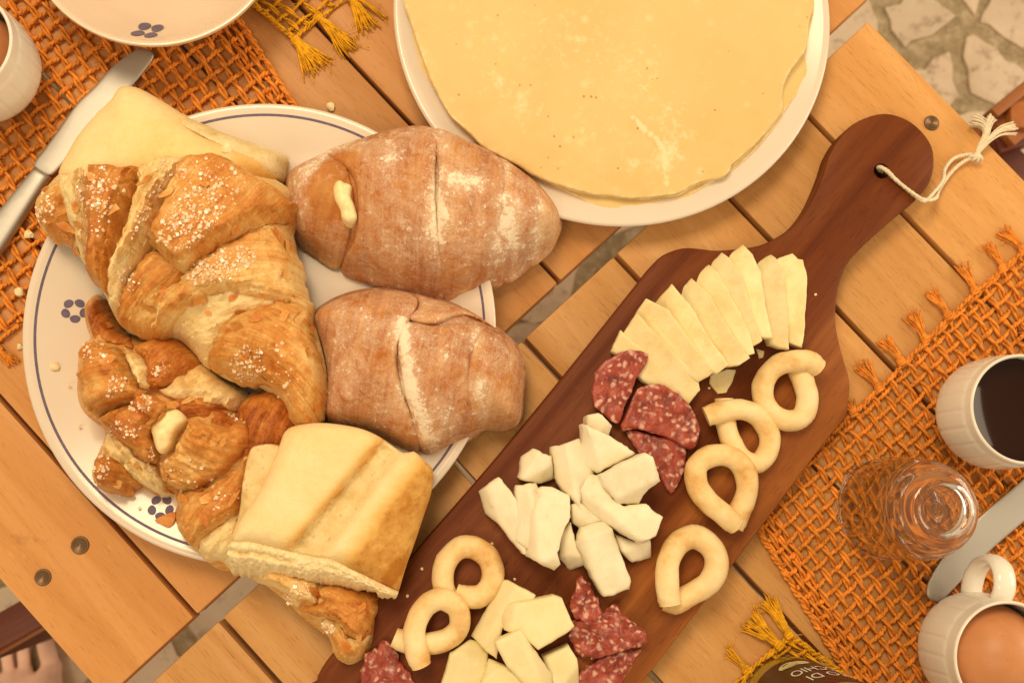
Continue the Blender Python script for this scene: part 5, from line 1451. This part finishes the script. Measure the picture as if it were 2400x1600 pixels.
tilts = [(.22, .10), (-.15, .2), (.35, .0), (-.30, -.1), (.1, .25), (.35, .2), (-.1, -.3), (-.20, .25), (.14, -.16), (0, .2), (.10, -.22), (.22, .22), (-.22, .16)]
fcs = [[(200, .72, 1.0)], [(-60, .62, 1.2), (150, .7, .9)], [(20, .7, 1.0)], [(190, .62, 1.1)], [(-40, .6, 1.0)], [(-90, .7, 1.2)], [(-70, .55, 1.0)], [(200, .68, 1.2)], [(185, .80, 1.3), (-70, .85, 1.0)], [(-120, .6, 1.0)], [(-130, .74, 1.2)], [(-60, .66, 1.3), (0, .84, 1.1)], [(110, .84, 1.0), (195, .82, 1.2)]]
for k, (px, lab, dz, th, tl) in enumerate(soft):
    piece('cheese_piece', lab, 'cheese', px, BZ + dz * 1.3, th * 1.35, M_SOFT, tilts[k], .0017, .0009, G2, seed=60 + k, res=.0017, rough=.0009, dome=.0006, facets=fcs[k])

G3 = 'yellow cheese pieces at the lower edge'
yel = [
    (Z8((665, 1640), (740, 1370), (880, 1280), (960, 1305), (1005, 1370), (992, 1480), (930, 1640)), 'broad yellow cheese wedge below the doubled ring biscuits', .0002, .012, (0, .1)),
    (Z8((1370, 1390), (1550, 1308), (1605, 1400), (1650, 1640), (1450, 1640)), 'yellow cheese piece at the lower edge beside shaded salami', .0002, .012, (0, 0)),
    (Z8((888, 1262), (1000, 1060), (1098, 875), (1142, 873), (1322, 967), (1310, 1000), (1100, 1200), (1060, 1412), (990, 1360)), 'tall yellow cheese stick leaning at the left of the lower cheese', .004, .012, (.05, .05)),
    (Z8((1075, 1070), (1130, 1030), (1450, 973), (1502, 990), (1587, 1182), (1562, 1212), (1340, 1342), (1230, 1245), (1110, 1210)), 'square yellow cheese slab on top of the lower cheese', .012, .011, (.0, -.05)),
    (Z8((928, 1640), (1008, 1418), (1130, 1468), (1300, 1560), (1310, 1640)), 'pale yellow cheese slab cut by the lower edge of the picture', .009, .012, (0, 0)),
    (Z8((1040, 1290), (1212, 1198), (1255, 1250), (1445, 1530), (1450, 1640), (1300, 1640), (1130, 1462)), 'long yellow cheese stick laid over the others at the lower edge', .015, .011, (0, .06)),
]
for k, (px, lab, dz, th, tl) in enumerate(yel):
    piece('cheese_piece', lab, 'cheese', px, BZ + dz, th, M_CAC, (tl[0] * 2, tl[1] * 2), .0016, .0004, G3, seed=90 + k, res=.0018, rough=.0005, facets=[[(60, .7, 1.0)], [(-40, .6, 1.0)], [(150, .62, 1.1)], [(165, .82, 1.2)], [(120, .75, 1.0)], [(20, .66, 1.2)]][k])

# ------------------------------------------------------------------ salami
def salami(label, px, z0, tilt=(0, 0), wave=.0015, th=.0028, seed=0, rag=.0008, group='salami slices'):
    zt_ = z0 + th
    poly = resample(W(px, zt_), .002, True); k = np.arange(len(poly))
    poly = poly + rag * np.stack([fbm(k * .6, k * 0, seed), fbm(k * .6, k * 0 + 31, seed)], 1)
    c = poly.mean(0); tl = np.array(tilt)
    def sh(P): return (P - c) @ tl + wave * fbm(P[:, 0] * 85, P[:, 1] * 85, seed + 2, 3)
    o = hf('salami_slice', poly, .0018, lambda P, d: zt_ + sh(P) - .0008 * (1 - edge_round(d, .0012)) + .0005 * fbm(P[:, 0] * 300, P[:, 1] * 300, seed + 5, 3), lambda q: np.maximum(BZ + .0002, z0 + sh(q)), M_SALAMI, None, (.0005,), angle=60)
    return tag(o, label, 'salami', group)
salami('salami slice tucked lowest, right of the soft cheese cube', FV((1440, 985), (1500, 1000), (1555, 1008), (1577, 1040), (1567, 1090), (1542, 1132), (1512, 1085), (1470, 1040)), BZ + .002, (.05, .05), seed=1)
salami('folded salami slice between the fan and the soft cheese', FV((1428, 985), (1445, 935), (1470, 890), (1520, 884), (1570, 915), (1600, 958), (1607, 1000), (1590, 1030), (1530, 1003), (1470, 985)), BZ + .008, (.0, .1), .004, seed=2)
salami('half-round salami slice lying on the leftmost hard cheese', Z5((1835, 895), (1900, 855), (2000, 848), (2082, 880), (2045, 980), (1992, 1070), (1972, 1150), (1932, 1230), (1890, 1342), (1800, 1280), (1728, 1220), (1712, 1080), (1750, 960)), BZ + .009, (.05, .1), .0015, seed=3)
salami('crumpled salami slice at the lower right, its lowest layer', Z8((1628, 1515), (1760, 1400), (1950, 1350), (2045, 1330), (1985, 1420), (1905, 1568), (1650, 1640)), BZ + .001, (0, 0), .005, seed=4, rag=.0024)
salami('crumpled salami slice spreading right from the long soft cheese stick', Z8((1570, 1180), (1640, 1130), (1780, 1100), (1850, 1020), (1920, 1100), (2062, 1230), (2042, 1332), (1900, 1342), (1740, 1402), (1600, 1362), (1555, 1260)), BZ + .006, (0, .1), .008, seed=5, rag=.0026)
salami('upright folded salami flap pointing up under the rectangular soft cheese', Z8((1563, 1000), (1600, 910), (1640, 848), (1700, 900), (1762, 1020), (1775, 1100), (1740, 1160), (1640, 1145), (1580, 1085)), BZ + .011, (0, .15), .006, seed=6, rag=.0024)
salami('shaded salami slice at the lower left under the doubled ring biscuits', Z8((155, 1395), (230, 1330), (320, 1278), (390, 1400), (480, 1530), (520, 1640), (150, 1640)), BZ + .001, (0, .1), .007, seed=7, rag=.0024)

# ------------------------------------------------------------------ ring biscuits (taralli)
def tarallo(label, px, zs, r_px, seed):
    z0 = BZ + r_px * PX * .9
    P = np.concatenate([W([p], z0 + dz) for p, dz in zip(px, zs)]); P = np.c_[P, [z0 + d for d in zs]]
    P = resample(P, .0022, True, False)
    n = len(P); s = np.linspace(0, 1, n)
    R = r_px * PX * .93 * (1 + .06 * fbm(s * 9, s * 0, seed, 2)) * np.where(np.minimum(s, 1 - s) < .035, .90, 1)
    sides = 18
    # keep radius at both ends: cut, slightly rounded ends
    V, Fc = tubes([P], [R], sides)
    V = np.array(V); k = np.arange(len(V))
    nz = fbm(V[:, 0] * 140, V[:, 1] * 140 + V[:, 2] * 90, seed, 3)
    ctr = np.repeat(P, sides, 0)
    V = ctr + (V - ctr) * (1 + .11 * nz)[:, None]
    V[:, 2] = np.maximum(V[:, 2], BZ + .0001)
    # rounded caps
    o = link('ring_biscuit', mesh('ring_biscuit', V, Fc, True, 50), M_TARALLO)
    return tag(o, label, 'biscuit', 'ring biscuits on the board')
tarallo('ring biscuit with overlapping ends uppermost on the board, beside the cheese fan', Z6((925, 965), (850, 915), (760, 918), (650, 945), (560, 1040), (545, 1160), (600, 1270), (715, 1325), (815, 1290), (850, 1170), (820, 1060), (790, 985), (770, 950)), [.004, .006, .007, .004, 0, 0, 0, 0, 0, 0, 0, -.001, -.002], 27, 1)
tarallo('ring biscuit with crossed ends, second from the handle', FV((1622, 957), (1655, 945), (1700, 940), (1740, 955), (1765, 990), (1766, 1030), (1742, 1062), (1708, 1055), (1682, 1020), (1668, 975), (1664, 935), (1663, 915)), [.006, .007, .006, .002, 0, 0, 0, 0, 0, 0, -.001, -.001], 26, 2)
tarallo('teardrop ring biscuit overlapping the crossed one', FV((1690, 1205), (1660, 1180), (1620, 1145), (1598, 1105), (1603, 1065), (1640, 1045), (1685, 1052), (1714, 1090), (1713, 1140), (1697, 1175), (1684, 1212)), [.003, .005, .003, .002, .003, .004, .004, .003, .001, 0, 0], 27, 3)
tarallo('ring biscuit alone at the lower right edge of the board', FV((1540, 1388), (1533, 1340), (1537, 1285), (1560, 1245), (1598, 1232), (1635, 1258), (1645, 1300), (1628, 1338), (1590, 1362), (1548, 1384), (1530, 1380)), [.006, .006, .003, .001, 0, 0, 0, 0, -.001, -.002, -.003], 28, 4)
tarallo('ring biscuit left of the soft cheese, upper of the touching pair', FV((1035, 1385), (1018, 1345), (1022, 1295), (1055, 1258), (1095, 1258), (1128, 1292), (1130, 1335), (1105, 1366), (1070, 1370), (1045, 1362)), [0, 0, 0, 0, 0, 0, 0, 0, 0, 0], 27, 5)
tarallo('looped ring biscuit lying on its neighbour, above the shaded salami', FV((968, 1528), (955, 1490), (952, 1445), (972, 1398), (1012, 1374), (1050, 1396), (1055, 1438), (1030, 1465), (985, 1478), (940, 1475), (905, 1462)), [.006, .007, .006, .006, .008, .006, .002, 0, 0, 0, 0], 26, 6)
# ------------------------------------------------------------------ knives
def flat_knife(name, label, outline_px, z0, th, mat, handle_px=None, hth=.006):
    root = tag(empty(name, (*W(outline_px, z0).mean(0), z0)), label, 'knife')
    P = resample(W(outline_px, z0 + th), .003, True)
    def top(Q, d): return z0 + th - .0008 * (1 - edge_round(d, .004))
    hf('blade', P, .004, top, z0, mat, root, (.0006, .002), angle=70)
    if handle_px:
        H = resample(W(handle_px, z0 + hth), .003, False)
        hf('handle', H, .004, lambda Q, d: z0 + hth - .003 * (1 - edge_round(d, .005)), z0, mat, root, (.0005, .0015, .003), angle=60)
    return root
flat_knife('butter_knife', 'shiny butter knife on the left mat, blade under the pale bread', Z1((905, 347), (960, 328), (1005, 332), (1040, 365), (1030, 410), (930, 540), (760, 740), (560, 960), (420, 1120), (330, 1192), (225, 1128), (300, 1010), (400, 870), (520, 705), (640, 590), (760, 455)), .0064, .0018, M_STEEL_SATIN,
           Z1((225, 1125), (330, 1192), (40, 1640), (-200, 1990), (-330, 1900), (-130, 1560)))
flat_knife('table_knife', 'broad steel table knife under the glass on the right mat', Z9((2600, -60), (2323, 182), (2010, 452), (1790, 700), (1700, 835), (1664, 925), (1672, 985), (1720, 1017), (1775, 1000), (1905, 868), (2100, 665), (2323, 472), (2650, 190)), .0064, .0016, M_STEEL_SATIN)

# ------------------------------------------------------------------ cups, egg, bowl, glass, jar
def relief(r, z, a):
    if .016 < z < .056 and r > .027:
        u = (a * 20 / (2 * math.pi)) % 1.0
        e = min(u, 1 - u)
        rise = min(1, (z - .016) / .003, (.056 - z) / .003)
        return .00045 * rise * min(1, e / .16) ** .6
    return 0.0
def cup(name, label, px, h, R, handle=None, z0=.0045, cat='cup'):
    q = W3(px, z0 + h)
    root = tag(empty(name, (q.x, q.y, z0)), label, cat)
    k = R / .0335
    outer = _sub([(0, .002), (.016, .002), (.0165, 0), (.021, 0), (.0275, .006), (.0336, .018), (.0350, .030), (.0346, .044), (.0337, .056), (.0335, h - .001)], 9)
    rim = [(.0331, h - .0001), (.0325, h + .0002), (.0318, h - .0003)]
    inner = _sub([(.0314, h - .0015), (.0315, .058), (.0325, .040), (.0315, .022), (.024, .010), (0, .006)], 5)
    prof = [(r * k, z) for r, z in [tuple(p) for p in outer] + rim + [tuple(p) for p in inner]]
    disc_obj('body', prof, (q.x, q.y, z0), M_CUP, root, 240, relief)
    if handle is not None:
        a = handle
        loop = [(.0330, .052), (.040, .0565), (.050, .054), (.0555, .044), (.054, .031), (.047, .021), (.038, .017), (.0335, .0165)]
        P = np.array([(q.x + r * k * math.cos(a), q.y + r * k * math.sin(a), z0 + z) for r, z in loop])
        P = resample(P, .0025, True, False)
        V, Fc = tubes([P], [np.full(len(P), .0036)], 14)
        V = np.array(V); ax = np.array([-math.sin(a), math.cos(a)])
        c = np.repeat(P, 14, 0); off = (V - c); lat = off[:, :2] @ ax
        V[:, :2] += np.outer(lat * .9, ax)
        link('handle', mesh('handle', V, Fc), M_CUP, root)
    return root, q, k
cf, q, k = cup('coffee_cup', 'white embossed cup of black coffee at the right edge', (2402, 958), .064, .0332)
disc_obj('coffee', [(0, .0510), (.0314 * k, .0510), (.0320 * k, .0515)], (q.x, q.y, .0045), M_COFFEE, cf, 96)
eg, q, k = cup('egg_cup', 'white embossed handled cup holding a brown egg, lower right', (2368, 1545), .066, .0332, math.radians(84))
def egg(label, c, z, rr):
    prof = []
    for i in range(33):
        t = math.pi * i / 32
        prof.append((rr * math.sin(t) * (1 + .0 * math.cos(t)), z + rr * 1.05 * math.cos(t) * (1.0 if t > math.pi / 2 else 1.12)))
    o = disc_obj('egg', prof, (c.x, c.y, 0), M_EGG, None, 72); return tag(o, label, 'egg')
egg('brown speckled egg filling the white handled cup', q, .0415, .0308 * k)
lc, q, k = cup('cup', 'cream embossed cup cut by the left edge, beside the bowl', (-112, 95), .066, .0338)
egg('brown egg in the cream cup at the left edge', q, .0360, .0300 * k)

q = W3((357, -182), .055)
bowl = tag(empty('bowl', (q.x, q.y, .0045)), 'tan glazed bowl with a small blue flower, upper left corner', 'bowl')
R = 311 * (CAM_H - .055) / F_PX * 1.0
def bowlz(r): return np.interp(r / R, [0, .42, .62, .80, .92, .955, 1], [.010, .0105, .017, .031, .0455, .0500, .0500])
prof = [(0, .0065), (.38 * R, .0065), (.39 * R, .0045), (.45 * R, .0045), (.50 * R, .0075), (.72 * R, .018), (.90 * R, .034), (.985 * R, .046), (R, .0492), (.995 * R, .0506), (.975 * R, .0510), (.955 * R, .0500), (.935 * R, .0470)] + [(r * R, float(bowlz(r * R))) for r in (.91, .86, .80, .74, .68, .62, .56, .50, .42, .2, 0)]
disc_obj('body', prof, (q.x, q.y, 0), M_PORC_TAN, bowl)
fc = W([Z1((985, 178))[0]], .036)[0]
pet4 = [(.48, .56, .44, .50, 0), (-.48, .56, .44, .50, 0), (.48, -.56, .44, .50, 0), (-.48, -.56, .44, .50, 0)]
def bz(x, y): return float(bowlz(math.hypot(x - q.x, y - q.y))) + .0003
flower(bowl, fc, bz, pet4, 0.0084, -.12)

# upturned tumbler
gl0 = W3((2076, 1190), .005); 
h_g = .082
Rg = 118 * (CAM_H - .005) / F_PX
gl = disc_obj('drinking_glass', _sub([(Rg - .0006, 0), (Rg + .0004, .0009), (Rg + .0002, .0026), (Rg + .0001, .02), (Rg - .0008, .042), (Rg - .0024, .058), (Rg - .0062, .071), (Rg - .0105, .0775), (Rg - .0140, .0805)], 6) + _sub([(Rg - .0155, .0812), (Rg - .0170, .0812), (Rg - .020, .0802), (0, .0798)], 4) + _sub([(0, .0690), (Rg - .0165, .0700), (Rg - .0100, .0655), (Rg - .0050, .0580), (Rg - .0020, .042), (Rg - .0009, .02), (Rg - .0009, .004), (Rg - .0016, .0009), (Rg - .0006, 0)], 6), (gl0.x, gl0.y, .005), M_GLASS, None, 96)
tag(gl, 'clear drinking glass upside down on the right orange mat', 'glass')

# jar
jc = W3((1852, 1654), .006); JR = .0308
jar = tag(empty('jar', (jc.x, jc.y, .005)), 'glass jar with dark pistachio label, cut by the lower edge', 'jar')
disc_obj('body', _sub([(0, .001), (JR * .80, .001), (JR * .92, .0012), (JR, .006), (JR, .050), (JR, .108), (JR * .92, .118), (JR * .86, .121), (0, .121)], 4), (jc.x, jc.y, .005), M_JARGLASS, jar)
disc_obj('lid', [(0, .1335), (JR * .92, .1335), (JR * .96, .1325), (JR * .96, .1215), (0, .1215)], (jc.x, jc.y, .005), M_GOLD, jar)
disc_obj('label', [(JR - .0002, .0190), (JR + .0004, .0190), (JR + .0004, .1000), (JR - .0002, .1000)], (jc.x, jc.y, .005), M_LABEL, jar)
def wrap_text(txt, ang, zc, size, mat, name='lettering', vs=2.1):
    cu = bpy.data.curves.new(name, 'FONT'); cu.body = txt; cu.size = size; cu.align_x = 'CENTER'; cu.resolution_u = 3
    o = bpy.data.objects.new(name, cu); COL.objects.link(o)
    bpy.context.view_layer.update()
    me = bpy.data.meshes.new_from_object(o.evaluated_get(bpy.context.evaluated_depsgraph_get()))
    bpy.data.objects.remove(o); bpy.data.curves.remove(cu)
    bm = bmesh.new(); bm.from_mesh(me)
    bmesh.ops.triangulate(bm, faces=bm.faces[:]); bmesh.ops.subdivide_edges(bm, edges=[e for e in bm.edges if e.calc_length() > size * .3], cuts=2)
    for v in bm.verts:
        t = ang + v.co.x / JR
        v.co = Vector((jc.x + (JR + .0007) * math.cos(t), jc.y + (JR + .0007) * math.sin(t), .005 + zc + v.co.y * vs))
    bm.to_mesh(me); bm.free()
    me.materials.clear()
    return link(name, me, mat, jar)
JA = math.radians(88)
wrap_text('PESTO DI', math.radians(82), .0700, .0085, M_WHITE)
wrap_text('PISTACCHIO', math.radians(76), .0500, .0085, M_WHITE)
def wrap_ellipse(ang, zc, rx, rz, rot, mat, name, off=.0006):
    V = []; n = 18
    for kk in range(n):
        a = 2 * math.pi * kk / n; x, y = rx * math.cos(a), rz * math.sin(a)
        x, y = x * math.cos(rot) - y * math.sin(rot), x * math.sin(rot) + y * math.cos(rot)
        t = ang + x / JR
        V.append((jc.x + (JR + off) * math.cos(t), jc.y + (JR + off) * math.sin(t), .005 + zc + y))
    return link(name, mesh(name, V, [list(range(n))], False), mat, jar)
M_NUTSHELL = simple('nutshell_print', (0.70, 0.64, 0.42), .5, .3)
wrap_ellipse(JA + .36, .0330, .0072, .0062, .5, M_NUTSHELL, 'printed_nut')
wrap_ellipse(JA + .36, .0350, .0056, .0036, .5, M_PISTACHIO, 'printed_nut', .0009)
wrap_ellipse(JA + .14, .0330, .0050, .0056, .7, M_NUTSHELL, 'printed_nut')

# ------------------------------------------------------------------ chairs and foot below the tables
def beam(parent, name, a, b, w, h, mat):
    a, b = Vector(a), Vector(b); d = b - a
    bm = bmesh.new(); box_bm(bm, d.length, w, h, (0, 0, 0), min(w, h) * .12)
    o = bm_obj(name, bm, mat, None, True)
    o.location = (a + b) / 2 - parent.location
    o.rotation_euler = d.to_track_quat('X', 'Z').to_euler()
    o.parent = parent
    return o
# upper right chair
ch = tag(empty('chair', W3((2440, 330), FLOOR_Z)), 'brown wooden chair mostly outside the upper right corner', 'chair')
CZ = -.30
pa, pb = W3(Zi((1150, 640))[0], CZ), W3(Zi((1700, 190))[0], CZ)
beam(ch, 'seat_rail', pa, pb, .010, .020, M_CHAIR)
d_ = (pb - pa).normalized(); nrm_ = Vector((d_.y, -d_.x, 0))
beam(ch, 'seat_panel', pa + nrm_ * .022 + d_ * .004 - Vector((0, 0, .012)), pb + nrm_ * .022 - Vector((0, 0, .012)), .032, .012, M_CHAIR)
p1, p2 = W3(Zi((1150, 960))[0], CZ - .03), W3(Zi((1750, 780))[0], CZ - .03)
beam(ch, 'stretcher', p1, p2, .030, .022, M_REDWOOD)
p1, p2 = W3(Zi((1190, 1040))[0], CZ - .05), W3(Zi((1640, 1420))[0], CZ - .05)
beam(ch, 'stretcher', p1, p2, .026, .020, M_REDWOOD)
lg = W3(Zi((1560, 640))[0], CZ)
beam(ch, 'leg', (lg.x, lg.y, FLOOR_Z + .006), (lg.x, lg.y, CZ + .006), .028, .032, M_CHAIR)
# lower left chair bar
ch2 = tag(empty('stool', W3((-40, 1500), FLOOR_Z)), 'dark red-brown wooden stool rung in the lower left corner above the toes', 'stool')
SZ = -.36
pa, pb = W3(Zk((-500, 985))[0], SZ), W3(Zk((900, 205))[0], SZ)
beam(ch2, 'rung', pa, pb, .030, .016, M_REDWOOD)
d_ = (pb - pa).normalized(); nrm_ = Vector((d_.y, -d_.x, 0))
beam(ch2, 'rung_edge', pa + nrm_ * .0165 - Vector((0, 0, .003)), pb + nrm_ * .0165 - Vector((0, 0, .003)), .004, .012, M_CHAIR)
for t in (.02, .98):
    e = pa.lerp(pb, t); beam(ch2, 'leg', (e.x, e.y, FLOOR_Z + .006), (e.x, e.y, SZ - .008), .03, .03, M_REDWOOD)

def foot():
    ZF = FLOOR_Z + .004
    bm = bmesh.new()
    def cap(a, b, ra, rb, flat=.85):
        a, b = Vector(a), Vector(b); n = 14
        for i in range(n + 1):
            t = i / n; c = a.lerp(b, t); r = ra + (rb - ra) * t
            bmesh.ops.create_icosphere(bm, subdivisions=2, radius=r, matrix=Matrix.Translation(c) @ Matrix.Diagonal((1, 1, flat, 1)))
    def Pp(p, z): return W3(Zk(p)[0], z)
    toes = [((-110, 1100), (-130, 1440), .0072), ((165, 860), (160, 1400), .0074), ((455, 650), (415, 1370), .0080), ((770, 600), (860, 1300), .0112), ((-330, 1300), (-330, 1540), .0068)]
    bases = []
    for tip, bs, r in toes:
        A, B = Pp(tip, ZF + r * 1.0), Pp(bs, ZF + .016)
        m = A.lerp(B, .45) + Vector((0, 0, .009))
        cap(A, m, r, r * .90); cap(m, B, r * .90, r * .92)
        bases.append(B)
    ank = Pp((420, 3200), ZF + .055)
    for B, r in zip(bases, (.009, .010, .011, .014, .008)):
        mid = B.lerp(ank, .45) + Vector((0, 0, .010)); cap(B, mid, r * .85, .026); cap(mid, ank, .026, .034)
    k1 = [b_.lerp(ank, .16) for b_ in bases]; cap(k1[1], k1[3], .014, .017); cap(k1[4], k1[1], .011, .014)
    heel = ank + (ank - bases[2]) * .25; heel.z = ZF + .028; cap(ank, heel, .032, .028)
    cap(ank, ank + Vector((.0, -.06, .25)), .034, .045)
    me = bpy.data.meshes.new('person'); bm.to_mesh(me); bm.free()
    o = link('person', me, M_SKIN)
    md = o.modifiers.new('remesh', 'REMESH'); md.mode = 'VOXEL'; md.voxel_size = .0016; md.use_smooth_shade = True
    sm = o.modifiers.new('smooth', 'SMOOTH'); sm.iterations = 4; sm.factor = .5
    return tag(o, 'bare foot with toes showing below the stool rung, lower left corner', 'person')
foot()

# ------------------------------------------------------------------ crumbs
def crumb(px, z, s, mat, label, group, seed):
    bm = bmesh.new(); bmesh.ops.create_icosphere(bm, subdivisions=2, radius=s)
    rs = np.random.RandomState(seed)
    for v in bm.verts: v.co *= 1 + rs.uniform(-.25, .25); v.co.z *= .6
    o = bm_obj('bread_crumb', bm, mat, None, True); o.location = W3(px, z + s * .4); o.rotation_euler = (0, 0, seed)
    return tag(o, label, 'crumb', group)
M_FLAKE = simple('flake', (0.88, 0.72, 0.42), .6, .3, var=.2, scale=300)
spots = [((66, 550), .006, .0030, 'pale crumb on the left mat beside the knife handle'), ((45, 685), .006, .0032, 'pale elongated crumb on the left mat by the plate rim'), ((46, 812), .001, .0018, 'pale crumb on the table below the left mat'), ((128, 858), .020, .0026, 'crumb on the plate rim at the left'), ((186, 998), .018, .0013, 'tiny crumb on the plate left of the curled croissant'), ((530, 348), .083, .0030, 'white crumb on the top edge of the biggest croissant'), ((775, 250), .001, .0028, 'crumb on the table above the plate')]
for i, (p, z, s, lab) in enumerate(spots): crumb(p, z, s, M_FLAKE, lab, None, i + 1)
fk = hf('pastry_flake', resample(W(Zf((835, 1090), (940, 1035), (1020, 1020), (1015, 1100), (965, 1155), (880, 1120)), .022), .002, True), .002, lambda P, d: .0225 + .001 * fbm(P[:, 0] * 200, P[:, 1] * 200, 3), .0195, M_CROISS, None, (.0005,), tone=lambda P, d: .72 + .2 * fbm(P[:, 0] * 150, P[:, 1] * 150, 5, 3))
tag(fk, 'brown pastry flake on the plate below the flower motif', 'flake')
for i, p in enumerate(Z4((540, 1360), (465, 1075)) + Z7((815, 290), (740, 360), (950, 380))):
    crumb(p, .0215, .0009, M_FLAKE, 'tiny pastry crumb scattered on the bare left part of the plate', 'crumbs on the plate', 20 + i)
for i, p in enumerate(Z6((905, 465), (180, 1100), (700, 830)) + Z8((550, 790), (1025, 620), (450, 975), (1180, 860))):
    crumb(p, BZ, .0009, M_FLAKE, 'tiny pale crumb scattered on the dark cutting board', 'crumbs on the board', 30 + i)
print('objects', len(bpy.data.objects), 'tris', sum(len(o.data.polygons) for o in bpy.data.objects if o.type == 'MESH'))
